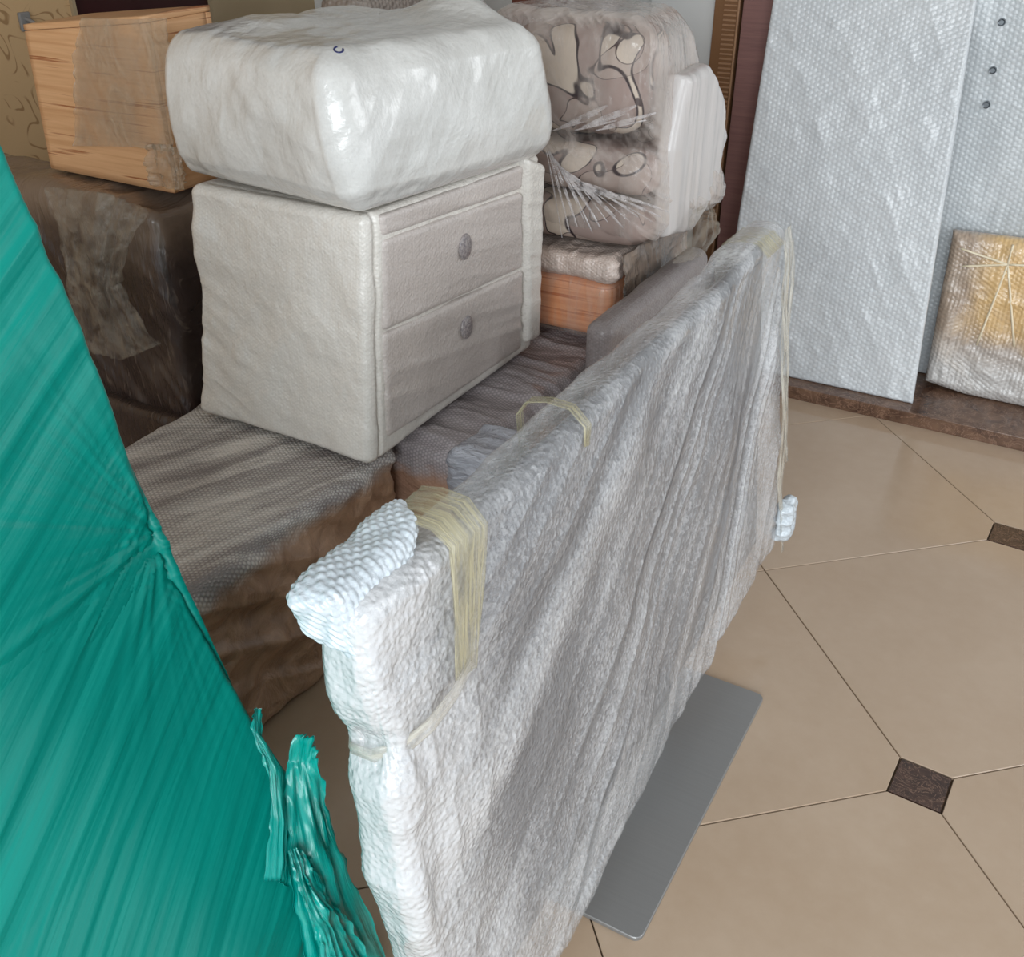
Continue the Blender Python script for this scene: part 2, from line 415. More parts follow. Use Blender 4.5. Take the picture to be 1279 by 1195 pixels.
# dark door casing with ribbed gilt strip and white door leaf behind the cushions
def wood(name, a, b, rough=.4, sc=(1, 1, 14), base=3.5, bump=.15, coat=0):
    s = NT(name); ob = s.tc('Object'); w = s.noise(s.map(ob, sc), base, 5, .6, .6); f2 = s.noise(s.map(ob, tuple(q * 5 for q in sc)), base, 3, .6)
    f = s.math('MULTIPLY_ADD', f2, .35, s.math('MULTIPLY', w, .75))
    return s.set(s.mix(s.ramp(f, [(.38, (0, 0, 0)), (.68, (1, 1, 1))]), a, b), rough, s.bump(f, bump, .002), .5, coat)
M_case = wood('brown_casing', srgb(128, 92, 88), srgb(146, 106, 100), .45, (1, 1, 26))
cs = box('trim_3', -1.252, -1.0, 3.84, 3.899, .05, 2.69, M_case, None, .004); tag(cs, kind='structure')
M_gilt = NT('gilt_strip'); M_gilt = M_gilt.set(srgb(136, 98, 66), .4, None, .5, 0, .2)
M_gilt2 = NT('gilt_rib'); M_gilt2 = M_gilt2.set(srgb(176, 136, 104), .35, None, .5, 0, .2)
gs = box('trim_4', -1.36, -1.262, 3.842, 3.899, .05, 2.69, M_gilt, None, .002); tag(gs, kind='structure')
box('bead', -1.269, -1.2625, 3.834, 3.842, .05, 2.69, M_gilt2, gs, .001)
me = None
for k in range(56):
    zz = .50 + k * .0165
    if me is None:
        o = box('rib', -1.322, -1.272, 3.8365, 3.842, 0, .0065, M_gilt2, gs, .001, 1); me = o.data; o.location = (0, 0, zz)
    else:
        o = bpy.data.objects.new('rib', me); COL.objects.link(o); o.parent = gs; o.location = (0, 0, zz)
dw = box('door_2', -1.62, -1.362, 3.86, 3.899, .05, 2.6, M_wall, None, .003); tag(dw, kind='structure')

# ================================================================== THINGS
# ---------------- wrapped television standing on its grey base plate
TH = math.atan2(.1, .9)
tvN = np.array([math.cos(TH), 0, math.sin(TH)]); tvU = np.array([0, 1., 0]); tvV = np.array([-math.sin(TH), 0, math.cos(TH)])
tvP = np.array([-.457, 0, .15])
def tvp(s, t, off=0.0): return Vector(tvP + s * tvU + t * tvV + off * tvN)
tv = empty('television'); tag(tv, 'large flat television wrapped in bubble wrap, leaning on its grey base plate', 'television')
s_ = NT('bubble_wrap_clear'); uv = s_.tc('UV'); ob = s_.tc('Object')
hx = s_.hexd(uv, .0105, .3)
pos = s_.n.new('ShaderNodeNewGeometry').outputs['Position']; px3 = s_.xyz(pos)
S_ = px3[1]; T_ = s_.math('SUBTRACT', px3[2], .15)
ang = s_.math('ARCTAN2', s_.math('SUBTRACT', 1.55, T_), s_.math('SUBTRACT', 2.75, S_))
cmb = s_.n.new('ShaderNodeCombineXYZ'); s_.l.new(s_.math('MULTIPLY', ang, 24), cmb.inputs[0]); s_.l.new(s_.math('MULTIPLY', S_, .7), cmb.inputs[1])
fo = s_.noise(cmb.outputs[0], 1.0, 2, .5, 0); sp_ = s_.noise(pos, 190, 3, .75); cl_ = s_.noise(pos, 3.2, 3, .6)
vo_ = s_.vor(pos, 115, 'SMOOTH_F1', 1.0); cell = s_.xyz(s_.vor(pos, 115, 'F1', 1.0, 1))[0]
fac = s_.math('MULTIPLY_ADD', sp_, .55, s_.math('MULTIPLY_ADD', fo, .95, s_.math('MULTIPLY', cl_, .45)))
fac = s_.math('ADD', fac, s_.math('MULTIPLY', s_.ramp(S_, [(.66, (1, 1, 1)), (.90, (0, 0, 0))]), .5))
fac = s_.math('ADD', fac, s_.math('MULTIPLY', cell, .16))
fac = s_.ramp(s_.math('MULTIPLY', fac, .5), [(.46, (.31,) * 3), (.74, (.86,) * 3)])
b_ = s_.bump(vo_, .8, .004); b_ = s_.bump(sp_, .5, .0025, b_); b_ = s_.bump(fo, .5, .012, b_)
s_.set((.76, .76, .77), .13, b_, .8, .9); M_tvwrap = s_.film(fac)
def tvdisp(s, t, q):
    a = np.arctan2(1.55 - t, 2.75 - s)
    w = ridge(a * 15, s * .7, None, 3, 5)
    mid = sstep(.62, .9, s)
    fold = .0065 * w * mid * sstep(.0, .8, q)
    sag = .010 * fbm(s * 4, t * 4, None, 2, 9)
    nearb = hexb(s + .002 * vn(s * 20, t * 20), t, .0105); fade = 1 - .75 * sstep(.9, 1.6, s)
    crumple = .007 * ridge(s * 14, t * 9, None, 3, 11) * (1 - mid * .8)
    edge = 0
    return fold + sag + crumple + .0020 * nearb * fade
top = [(.635, .80), (.66, .865), (.72, .885), (.87, .88), (1.12, .885), (1.38, .885), (1.67, .885), (1.87, .885), (1.93, .905), (2.06, .93), (2.20, .905)]
bot = [(.635, -.06), (.75, -.09), (.92, -.06), (1.05, -.085), (1.3, -.06), (1.49, .0), (1.66, .03), (1.85, .033), (2.09, .03), (2.20, .05)]
lft = [(.635, -.06), (.64, .2), (.630, .45), (.645, .6), (.668, .66), (.66, .70), (.635, .80)]
rgt = [(2.20, .05), (2.205, .24), (2.215, .45), (2.22, .66), (2.205, .84), (2.20, .905)]
def hex3(V, pitch, cen, U, W_, N_):
    d = V - cen; return d @ U, d @ W_, d @ N_
def tv_disp(V, N, u):
    s = (V - tvP) @ tvU; t = (V - tvP) @ tvV; o = (V - tvP) @ tvN
    nf = np.abs(N @ tvN); ne = np.abs(N @ tvU); nt = np.abs(N @ tvV)
    a = np.arctan2(1.55 - t, 2.75 - s); mid = sstep(.66, .95, s)
    fold = (.0080 * ridge(a * 13, s * .35, None, 2, 5) + .0010 * ridge(a * 50, s * .6, None, 1, 6)) * mid * nf
    w1 = .0025 * vn(s * 24, t * 24, o * 24, 3); w2 = .0025 * vn(s * 24, t * 24, o * 24, 4)
    bub = nf * hexb(s + w1, t + w2, .0105) + ne * hexb(o + w1, t + w2, .0105) + nt * hexb(s + w1, o + w2, .0105)
    bub = bub * .0008 * (.6 + .4 * vn(s * 9, t * 9, o * 9, 44)) * (1 - .8 * sstep(.85, 1.5, s))
    crum = (.0028 * ridge(s * 13, t * 10, o * 13, 3, 11) + .006 * fbm(s * 7, t * 7, o * 7, 2, 12)) * (1 - mid * .75)
    end = np.clip(-(N @ tvU), 0, 1); tie = -.022 * np.exp(-((t - .66) / .035) ** 2) * (end + .3 * (1 - mid)) + .012 * np.exp(-((t - .40) / .12) ** 2) * end
    topn = np.clip(N @ tvV, 0, 1); fr = .022 * sstep(1.86, 2.0, s) * topn
    botn = np.clip(-(N @ tvV), 0, 1); sag = botn * (.03 * np.exp(-((s - 1.05) / .16) ** 2) + .006 * vn(s * 9, t * 0, None, 2))
    return fold + .008 * fbm(s * 4, t * 4, o * 4, 2, 9) + bub + crum + tie + fr + sag - .004
tc8 = [tvp(.635, -.06, -.098), tvp(2.20, .035, -.10), tvp(2.20, .035, 0), tvp(.635, -.06, 0), tvp(.635, .865, -.098), tvp(2.205, .888, -.10), tvp(2.205, .888, 0), tvp(.635, .885, 0)]
lumpy('bubble_wrap', [tuple(q) for q in tc8], M_tvwrap, tv, 600, .035, tv_disp)
M_dark = NT('dark_screen').set(srgb(72, 72, 78), .35)
sc_ = slab('screen', tvP - tvN * .030, tvU, tvV, tvN, [(.70, -.02), (2.165, .065)], [(.70, .84), (2.165, .855)], [(.70, -.02), (.70, .84)], [(2.165, .065), (2.165, .855)], .045, .01, 12, 8, M_dark, tv)
# corner flap of the wrap
s2 = bubble_mat('bubble_wrap_white', srgb(190, 198, 204), srgb(226, 234, 240), .0105, .45, .2, .1, .4, 9, .6)
def flapdisp(s, t, q): return .006 * ridge(s * 16, t * 16, None, 3, 3) + .0022 * hexb(s, t, .0105)
def flap_d(V, N, u):
    s = V[:, 1]; t_ = V[:, 2]; o = V[:, 0]
    w1 = .003 * vn(s * 24, t_ * 24, o * 24, 3)
    return .006 * fbm(s * 14, t_ * 14, o * 14, 2, 3) + .0018 * hexb(s + w1, t_ + o * .6 + w1, .0105) + .004
fc = [(.625, .835, -.095), (.72, .80, -.10), (.72, .80, -.03), (.645, .80, -.02), (.612, .90, -.095), (.86, .905, -.10), (.80, .905, -.02), (.630, .895, -.03)]
lumpy('bubble_wrap_flap', [tuple(tvp(*q)) for q in fc], s2, tv, 130, .022, flap_d)
# yellowed tape
tp = NT('yellowed_tape'); tv_n = tp.noise(tp.map(tp.tc('UV'), (60, 6, 1)), 3, 4, .6, .5)
tp.set(tp.mix(tv_n, srgb(186, 176, 134), srgb(220, 212, 180)), .18, tp.bump(tv_n, .6, .003), .6, .4)
M_tape = tp.film(tp.ramp(tv_n, [(.36, (.08,) * 3), (.72, (.75,) * 3)]))
tk = NT('clear_tape'); tk_n = tk.noise(tk.map(tk.tc('UV'), (40, 10, 1)), 3, 3, .6)
tk.set(srgb(216, 211, 198), .15, tk.bump(tk_n, .5, .003), .7, .5); M_ctape = tk.film(tk.ramp(tk_n, [(.4, (.12,) * 3), (.72, (.75,) * 3)]))
vN = Vector(tvN)
def over(s, t0, w, name='tape', mat=M_tape, hw=1.0):
    pts = [tvp(s, .80, -.105), tvp(s, .875, -.104), tvp(s, .898, -.085), tvp(s, .903, -.05), tvp(s, .897, -.012)] ; ns = [-vN, -vN + Vector(tvV), Vector(tvV), Vector(tvV), Vector(tvV) + vN]
    t = .87
    while t > t0:
        pts.append(tvp(s - (.87 - t) * .25, t, .012)); ns.append(vN); t -= .03
    n = len(pts)
    return ribbon(name, pts, [w * (1 if i < 5 else 1 - .5 * (i - 5) / (n - 5)) for i in range(n)], mat, tv, ns, 10)
over(.835, .66, .085)
over(1.16, .83, .022)
over(2.07, .84, .12)
# band round the near end, with a crease of the gathered wrap
bp = []
for k in range(15):
    f = k / 14; bp.append((k, f))
ends = [tvp(.80, .70, .013), tvp(.755, .682, .012), tvp(.71, .668, .006), tvp(.672, .655, -.012), tvp(.652, .648, -.045), tvp(.655, .645, -.08), tvp(.69, .65, -.104), tvp(.76, .66, -.106)]
en = [vN, vN, vN + Vector((0, -.3, 0)), vN + Vector((0, -1, 0)), Vector((0, -1, 0)), -vN + Vector((0, -1, 0)), -vN, -vN]
ribbon('tape', ends, .022, M_ctape, tv, en, 6, curl=.002)
# stretched film strips down the far edge
for (s0, t0, s1, t1, w) in [(2.14, .90, 2.175, .10, .028), (2.16, .90, 2.19, .30, .014), (2.12, .88, 2.165, .45, .010), (2.185, .86, 2.18, .04, .02)]:
    pts = [tvp(s0 + (s1 - s0) * k / 16 + .004 * math.sin(k * 1.3), t0 + (t1 - t0) * k / 16, .012 + .004 * math.sin(k * .9)) for k in range(17)]
    ribbon('film_strip', pts, w, M_ctape, tv, [vN] * 17, 4, curl=.003)
kn = lumpy('bubble_wrap_knot', bx8(-.475, -.44, 2.17, 2.245, .22, .33), s2, tv, 36, .017, lambda V, N, u: .006 * ridge(V[:, 1] * 40, V[:, 2] * 30, V[:, 0] * 40, 2, 4))
M_plate = NT('brushed_grey_metal'); pn = M_plate.noise(M_plate.map(M_plate.tc('Object'), (1, 30, 1)), 6, 3, .5)
M_plate = M_plate.set(M_plate.mix(pn, srgb(138, 137, 136), srgb(146, 145, 144)), .33, None, .5, 0, .35)
pl_ = box('base_plate', -.66, -.357, 1.094, 1.84, .0005, .0085, M_plate, tv, .0012)
bm = bmesh.new(); bm.from_mesh(pl_.data)
bmesh.ops.delete(bm, geom=bm.verts[:], context='VERTS')
prs = []
for (cx, cy, a0) in [(-.357 - .018, 1.84 - .018, 0), (-.66 + .018, 1.84 - .018, 90), (-.66 + .018, 1.094 + .018, 180), (-.357 - .018, 1.094 + .018, 270)]:
    for k in range(7):
        a = math.radians(a0 + k * 15); prs.append(Vector((cx + .018 * math.cos(a), cy + .018 * math.sin(a), 0)))
bm.free(); pme = poly_slab('base_plate', prs, .0005, .0095, .0015); pme.materials.append(M_plate); pl_.data = pme
M_metal = NT('bright_edge').set(srgb(205, 205, 205), .25, None, .5, 0, .8)
box('stand_neck', -.575, -.505, 1.33, 1.60, .009, .16, M_plate, tv, .004)

# ---------------- teal film wrapped board leaning at the near left
tn = NT('teal_film'); uv = tn.tc('UV'); xx = tn.xyz(uv)
aa = tn.math('ARCTAN2', tn.math('SUBTRACT', xx[1], -1.2), tn.math('SUBTRACT', xx[0], 2.2))
cb = tn.n.new('ShaderNodeCombineXYZ'); tn.l.new(tn.math('MULTIPLY', aa, 40), cb.inputs[0]); tn.l.new(tn.math('MULTIPLY', xx[1], .8), cb.inputs[1])
st = tn.noise(tn.aniso(uv, 33, 1.1, 26), 1.3, 3, .55, .15); st2 = tn.noise(tn.aniso(uv, 30, 2.0, 80), 1.3, 2, .5, .1); cloud = tn.noise(uv, 1.5, 2, .5, .3)
ff = tn.math('MULTIPLY_ADD', cloud, .5, tn.math('MULTIPLY', st, .5))
cc = tn.mix(tn.ramp(ff, [(.30, (0, 0, 0)), (.70, (1, 1, 1))]), srgb(0, 124, 112), srgb(0, 146, 132))
b_ = tn.bump(st, .35, .010); b_ = tn.bump(st2, .22, .004, b_)
M_teal = tn.set(cc, .42, b_, .22, .04)
gb = empty('wrapped_board'); tag(gb, 'huge board wrapped in teal green stretch film, leaning in the near left corner', 'board')
# side silhouette (X,z) at the far end of the board, then extruded along -Y as a shaped slab
prof_x = [-.700, -.722, -.801, -.938, -1.061, -1.133, -1.209]; prof_z = [0.0, .072, .311, .537, .803, 1.157, 1.43]
lean = math.atan2(.509, 1.43); gN = np.array([math.cos(lean), 0, math.sin(lean)]); gV = np.array([-math.sin(lean), 0, math.cos(lean)]); gU = np.array([0, 1., 0]); gP = np.array([-.700, 0, .0])
offs = [(np.array([x, 0, zz_]) - gP) @ gN for x, zz_ in zip(prof_x, prof_z)]; tts = [(np.array([x, 0, zz_]) - gP) @ gV for x, zz_ in zip(prof_x, prof_z)]
def gdisp(s, t, q):
    b = np.interp(t, tts, offs)
    ca, sa = math.cos(math.radians(33)), math.sin(math.radians(33))
    al = s * ca + t * sa; ac = -s * sa + t * ca
    reg = .4 + .6 * sstep(-.35, .5, vn(s * 3, t * 3, None, 41))
    streak = .0030 * ridge(ac * 17, al * .9, None, 2, 21) * reg + .0009 * ridge(ac * 60, al * 1.4, None, 2, 23)
    dx, dy = s - .80, t - .935; an = np.arctan2(dy, dx); rr = np.hypot(dx, dy)
    gather = .004 * ridge(an * 16, rr * 1.2, None, 2, 8) * np.exp(-rr / .13) * (dx < .1)
    l1 = dy - dx * .10; crease = .006 * np.exp(-(l1 / .008) ** 2) * np.clip(1 + dx / .6, 0, 1) - .004 * np.exp(-((l1 + .02) / .012) ** 2) * np.clip(1 + dx / .6, 0, 1)
    notch = -.008 * np.exp(-((t - .935) / .03) ** 2) * sstep(.6, .8, s)
    return b + streak + gather + notch + crease + .006 * fbm(s * 3, t * 3, None, 2, 2)
slab('film_wrap', gP, gU, gV, gN, [(-1.0, .03), (.8, .03)], [(-1.0, 1.52), (.80, 1.52)], [(-1.0, .03), (-1.0, 1.52)],
     [(.80, .03), (.805, .3), (.80, .6), (.795, .86), (.805, 1.1), (.80, 1.52)], .11, .012, 420, 380, M_teal, gb, gdisp, edge_t=.55)
def gp_(s, t, o=0):
    return Vector(gP + s * gU + t * gV + (np.interp(t, tts, offs) + o) * gN)
gNv = Vector(gN)
# torn film tails
def crumple_sheet(name, rows, mat, parent, amp=.006, seed=0, n=26):
    """thin torn sheet through rows of 3-D points (each row: left..right)"""
    R_ = np.array([[tuple(p) for p in r] for r in rows], float)
    nr, nc = R_.shape[:2]; a = np.linspace(0, nr - 1, n * 2); b = np.linspace(0, nc - 1, n)
    tmp = np.stack([np.stack([np.interp(a, range(nr), R_[:, j, k]) for j in range(nc)], 1) for k in range(3)], -1)
    G = np.stack([np.stack([np.interp(b, range(nc), tmp[i, :, k]) for i in range(len(a))], 0) for k in range(3)], -1)
    N = np.cross(np.gradient(G, axis=0), np.gradient(G, axis=1)); N /= np.maximum(np.linalg.norm(N, axis=-1, keepdims=True), 1e-9)
    A, B = np.meshgrid(np.linspace(0, 1, len(a)), np.linspace(0, 1, n), indexing='ij')
    dpl = amp * ridge(B * 7 + seed, A * 2.5 + seed, None, 3, seed)
    G = G + N * dpl[..., None]
    jag = .006 * vn(A * 22, B * 3, None, seed + 5); G[..., 1] += jag * (np.abs(B - .5) * 2) ** 4
    V1 = G.reshape(-1, 3); V2 = (G - N * .0012).reshape(-1, 3); nV = len(V1); idx = np.arange(nV).reshape(len(a), n)
    f = np.stack([idx[:-1, :-1], idx[1:, :-1], idx[1:, 1:], idx[:-1, 1:]], -1).reshape(-1, 4)
    loop = np.r_[idx[:, 0], idx[-1, 1:], idx[-2::-1, -1], idx[0, -2:0:-1]]; nx = np.roll(loop, -1)
    Q = np.concatenate([f, f[:, ::-1] + nV, np.stack([loop, nx, nx + nV, loop + nV], -1)])
    V = np.concatenate([V1, V2]); uvv = np.concatenate([np.stack([A, B], -1).reshape(-1, 2)] * 2) * .3
    return link(name, mesh_np(name, V, Q, uvv[Q.ravel()]), mat, parent)
tt_ = NT('teal_film_thin'); n_ = tt_.noise(tt_.map(tt_.tc('UV'), (4, 40, 1)), 3, 3, .6)
M_teal2 = tt_.set(tt_.mix(n_, srgb(0, 140, 130), srgb(0, 186, 172)), .18, tt_.bump(n_, .6, .004), .6, .5)
def tail(x, y, d=0.0):
    Y_ = .812
    while Y_ > .2:
        P = at(x, y, 1, Y_)
        if P.x > np.interp(P.z, prof_z, prof_x) + .018 - d * .5: return P
        Y_ -= .004
    return P
crumple_sheet('torn_film', [[tail(372, 918), tail(384, 916), tail(396, 930)], [tail(358, 950), tail(380, 950, -.02), tail(399, 948)], [tail(354, 1000), tail(388, 1010, -.03), tail(408, 1000)],
                            [tail(358, 1060), tail(400, 1070, -.04), tail(424, 1060)], [tail(370, 1130), tail(420, 1140, -.03), tail(446, 1120)], [tail(390, 1210), tail(440, 1210), tail(486, 1205)]], M_teal2, gb, .008, 3)
crumple_sheet('torn_film', [[tail(318, 884), tail(322, 884), tail(324, 888)], [tail(312, 910, -.01), tail(320, 915, -.02), tail(326, 925)], [tail(330, 950, -.01), tail(345, 960, -.03), tail(350, 960)],
                            [tail(340, 1020), tail(352, 1030, -.03), tail(357, 1040)], [tail(330, 1100), tail(350, 1100, -.03), tail(356, 1110)]], M_teal2, gb, .004, 7)
crumple_sheet('torn_film', [[tail(360, 1062, -.03), tail(368, 1060, -.04), tail(376, 1066, -.03)], [tail(368, 1090, -.04), tail(380, 1092, -.06), tail(392, 1092, -.04)], [tail(380, 1130, -.04), tail(395, 1128, -.06), tail(410, 1130, -.04)],
                            [tail(396, 1165, -.04), tail(415, 1160, -.06), tail(440, 1170, -.04)], [tail(400, 1215, -.04), tail(430, 1215, -.06), tail(470, 1215, -.04)]], M_teal2, gb, .009, 13)

# ---------------- long low case, brown under grey wrap, beneath the nightstand
def mat_lowcase():
    s = NT('brown_case_wrap'); ob = s.tc('Object'); x = s.xyz(ob); uv = s.tc('UV')
    geo = s.n.new('ShaderNodeNewGeometry').outputs['Normal']; nz = s.xyz(geo)[2]
    w = s.noise(s.map(ob, (2, 5, 5), (.4, 0, 0)), 2.5, 4, .6, .8); fine = s.noise(ob, 190, 2, .6); hx = s.hexd(uv, .0105, .15)
    brown = s.mix(s.ramp(w, [(.3, (0, 0, 0)), (.72, (1, 1, 1))]), srgb(128, 97, 74), srgb(190, 153, 124))
    # the bubble layer lies over the top and ends just below the edge
    lay = s.math('ADD', x[2], s.math('MULTIPLY', s.math('SUBTRACT', w, .5), .07))
    m = s.ramp(lay, [(.415, (0, 0, 0)), (.455, (1, 1, 1))])
    lw = s.noise(s.map(s.map(ob, (1, 1, 1), (0, 0, .35)), (9, 1.6, 3)), 1.6, 3, .6, .3)
    grey = s.mix(s.ramp(s.math('MULTIPLY_ADD', hx, .22, s.math('MULTIPLY', lw, .9)), [(.38, (0, 0, 0)), (.66, (1, 1, 1))]), srgb(142, 134, 132), srgb(228, 222, 216))
    c = s.mix(m, brown, grey)
    b = s.bump(w, .5, .02); b = s.bump(fine, .5, .002, b); b = s.bump(s.math('MULTIPLY', hx, m), .6, .004, b)
    return s.set(c, .3, b, .5, .3)
M_low = mat_lowcase()
def lowdisp(V, N, u):
    f = np.clip(N[:, 0], 0, 1)
    return (.010 * ridge(V[:, 1] * 3 + V[:, 2] * 5, V[:, 0] * 4, V[:, 2] * 4 - V[:, 1] * 2, 3, 2) + .012 * fbm(V[:, 0] * 4, V[:, 1] * 4, V[:, 2] * 4, 3, 1)
            + .012 * f * ridge(V[:, 2] * 9 + V[:, 1] * 4.5, V[:, 1] * .8, None, 2, 6) - .006) * (1 - .6 * np.clip(N[:, 2], 0, 1)) - .004 * np.clip(N[:, 2], 0, 1)
lc = empty('storage_case'); tag(lc, 'long low brown case under grey bubble wrap, carrying the white wrapped nightstand', 'case')
lumpy('wrapped_body', bx8(-1.95, -1.335, .90, 1.735, .0, .482), M_low, lc, 150, .035, lowdisp)
def mat_box2():
    s = NT('brown_case_dark_wrap'); ob = s.tc('Object'); x = s.xyz(ob); uv = s.tc('UV')
    w = s.noise(s.map(ob, (2, 3, 6), (.5, 0, 0)), 3, 4, .6, .8); hx = s.hexd(uv, .011, .2)
    m = s.ramp(s.math('ADD', x[2], s.math('MULTIPLY', s.math('SUBTRACT', w, .5), .14)), [(.36, (0, 0, 0)), (.41, (1, 1, 1))])
    brown = s.mix(w, srgb(136, 98, 80), srgb(206, 166, 140)); grey = s.mix(s.math('MULTIPLY_ADD', hx, .5, s.math('MULTIPLY', w, .6)), srgb(116, 108, 114), srgb(200, 190, 188))
    near = s.ramp(x[1], [(0, (0, 0, 0)), (1, (1, 1, 1))])
    c = s.mix(m, brown, grey); b = s.bump(w, .5, .02); b = s.bump(hx, .3, .003, b)
    return s.set(c, .25, b, .5, .4)
c2 = empty('storage_case'); tag(c2, 'low brown case in darker grey wrap, between the white nightstand and the television', 'case')
lumpy('wrapped_body', [(-1.9, 1.79, 0), (-1.12, 1.79, 0), (-1.12, 2.66, 0), (-1.9, 2.66, 0), (-1.9, 1.79, .474), (-1.14, 1.79, .474), (-1.14, 2.66, .474), (-1.9, 2.66, .474)],
      mat_box2(), c2, 130, .05, lambda V, N, u: .010 * ridge(V[:, 1] * 9, V[:, 2] * 3, V[:, 0] * 3, 3, 4) - .008 * np.clip(N[:, 2], 0, 1))
# silvery crumpled film at its near corner
M_silver = NT('silver_film'); sn = M_silver.noise(M_silver.map(M_silver.tc('Object'), (3, 3, 12)), 8, 4, .65, .8)
M_silver = M_silver.set(M_silver.mix(sn, srgb(132, 132, 142), srgb(226, 228, 236)), .18, M_silver.bump(sn, .9, .02), .6, .5)
lumpy('film_gather', bx8(-1.22, -1.07, 1.775, 1.96, .28, .478), M_silver, c2, 50, .03, lambda V, N, u: .008 * ridge(V[:, 2] * 22, V[:, 1] * 8, V[:, 0] * 8, 3, 5))
c3 = empty('storage_case'); tag(c3, 'dark wrapped case at the back, under the orange box and patterned cushions', 'case')
lumpy('wrapped_body', bx8(-1.95, -1.34, 2.69, 3.4, 0, .495), M_low, c3, 40, .03, lambda V, N, u: .006 * fbm(V[:, 0] * 5, V[:, 1] * 5, V[:, 2] * 5) - .006)

# ---------------- white wrapped nightstand
def foam(name, c1, c2, rough=.5):
    s = NT(name); ob = s.tc('Object'); uv = s.tc('UV'); hx = s.hexd(uv, .0095, .15); n1 = s.noise(ob, 5, 4, .6); n3 = s.noise(ob, 140, 2, .6)
    n2 = s.noise(s.map(ob, (3, 3, 3), (.6, 0, .3)), 4, 4, .65, 1.2)
    f = s.math('MULTIPLY_ADD', hx, .15, s.math('MULTIPLY_ADD', n1, .5, s.math('MULTIPLY', n3, .4)))
    c = s.mix(s.ramp(f, [(.3, (0, 0, 0)), (.75, (1, 1, 1))]), c1, c2)
    b = s.bump(hx, .18, .002); b = s.bump(s.vor(ob, 110, 'SMOOTH_F1', 1.0), .4, .003, b); b = s.bump(n3, .4, .0025, b); b = s.bump(n2, .25, .012, b)
    return s.set(c, rough, b, .5, .35)
M_foam = foam('white_foam_wrap', srgb(212, 206, 198), srgb(234, 229, 221), .34)
M_foam_d = foam('drawer_foam_wrap', srgb(188, 178, 172), srgb(212, 202, 196), .38)
ns = empty('nightstand'); tag(ns, 'two drawer nightstand wrapped in white foam, with a white bundle on top', 'nightstand')
def nsdisp(V, N, u):
    side = np.clip(-N[:, 1], 0, 1)
    fl_ = 1 - np.abs(N[:, 2])
    v_ = (V[:, 2] - .49) / .605; gl = 1.634 + v_ * .030; fxn = np.clip(N[:, 0], 0, 1)
    groove = -.012 * np.exp(-((V[:, 1] - gl) / .006) ** 2) * fxn
    side = side + 0
    return (.007 * fbm(V[:, 0] * 6, V[:, 1] * 6, V[:, 2] * 6, 4, 3) + .004 * side * ridge(V[:, 0] * 3, V[:, 2] * 12 + V[:, 0] * 6, None, 2, 33) * sstep(-1.55, -1.85, V[:, 0]) + .0022 * ridge(V[:, 0] * 4 + V[:, 2] * 2, V[:, 2] * 6, V[:, 1] * 3, 2, 7) * side) * (.15 + .85 * fl_) + groove
nc = [(-1.87, 1.605, .492), (-1.315, 1.598, .490), (-1.325, 2.40, .490), (-1.86, 2.38, .492), (-1.80, 1.63, 1.09), (-1.300, 1.632, 1.088), (-1.225, 2.28, 1.095), (-1.80, 2.26, 1.09)]
lumpy('carcass', nc, M_foam, ns, 260, .02, nsdisp)
def fx(y, z):
    v = (z - .49) / .605; y0 = 1.598 + v * .034; y1 = 2.40 - v * .12; q = (y - y0) / (y1 - y0)
    return (1 - v) * ((1 - q) * -1.315 + q * -1.325) + v * ((1 - q) * -1.300 + q * -1.225)
def on_face(px, py, off):
    X_ = -1.29
    for _ in range(6):
        P = at(px, py, 0, X_); X_ = fx(P.y, P.z) + off
    return at(px, py, 0, X_)
def face_slab(name, pix, off, mat, parent, amp=.002, seed=1, n=90, T=.03, r=.012):
    q = [on_face(px, py, off) for px, py in pix]           # bl, br, tr, tl
    b_ = [Vector((p.x - T, p.y, p.z)) for p in q]
    return lumpy(name, [b_[0], q[0], q[1], b_[1], b_[3], q[3], q[2], b_[2]], mat, parent, n, r,
                 lambda V, N, u: amp * np.clip(N[:, 0], 0, 1) * ridge(V[:, 1] * 1.3 + seed, V[:, 2] * 13 + V[:, 1] * 2.5, None, 3, seed))
drs = [None, None]
drs[0] = face_slab('drawer', [(481, 414), (654, 335), (653, 240), (480, 300)], .010, M_foam_d, ns, .003, 3)
drs[1] = face_slab('drawer', [(484, 548), (652, 436), (654, 338), (481, 417)], .010, M_foam_d, ns, .003, 5)
face_slab('top_rail', [(479, 296), (653, 236), (654, 207), (477, 270)], .008, M_foam_d, ns, .002, 6, 80, .03, .01)
face_slab('side_frame', [(660, 430), (676, 421), (683, 206), (658, 196)], .022, M_foam, ns, .002, 8, 80, .05, .018)
M_knob = NT('knob_under_wrap'); kn_ = M_knob.noise(M_knob.tc('Object'), 160, 2, .7)
M_knob = M_knob.set(M_knob.mix(M_knob.ramp(kn_, [(.35, (0, 0, 0)), (.65, (1, 1, 1))]), srgb(112, 104, 108), srgb(164, 155, 152)), .4, M_knob.bump(kn_, .5, .003), .5, .3)
for (px, py), dr in (((581, 308), 0), ((583, 408), 1)):
    p = on_face(px, py, .012); bm = bmesh.new(); bmesh.ops.create_uvsphere(bm, u_segments=24, v_segments=14, radius=.026)
    for v in bm.verts: v.co = Vector((v.co.x * .35, v.co.y, v.co.z * 1.25)) + p
    me = bpy.data.meshes.new('knob'); bm.to_mesh(me); bm.free(); link('knob', me, M_knob, drs[dr])

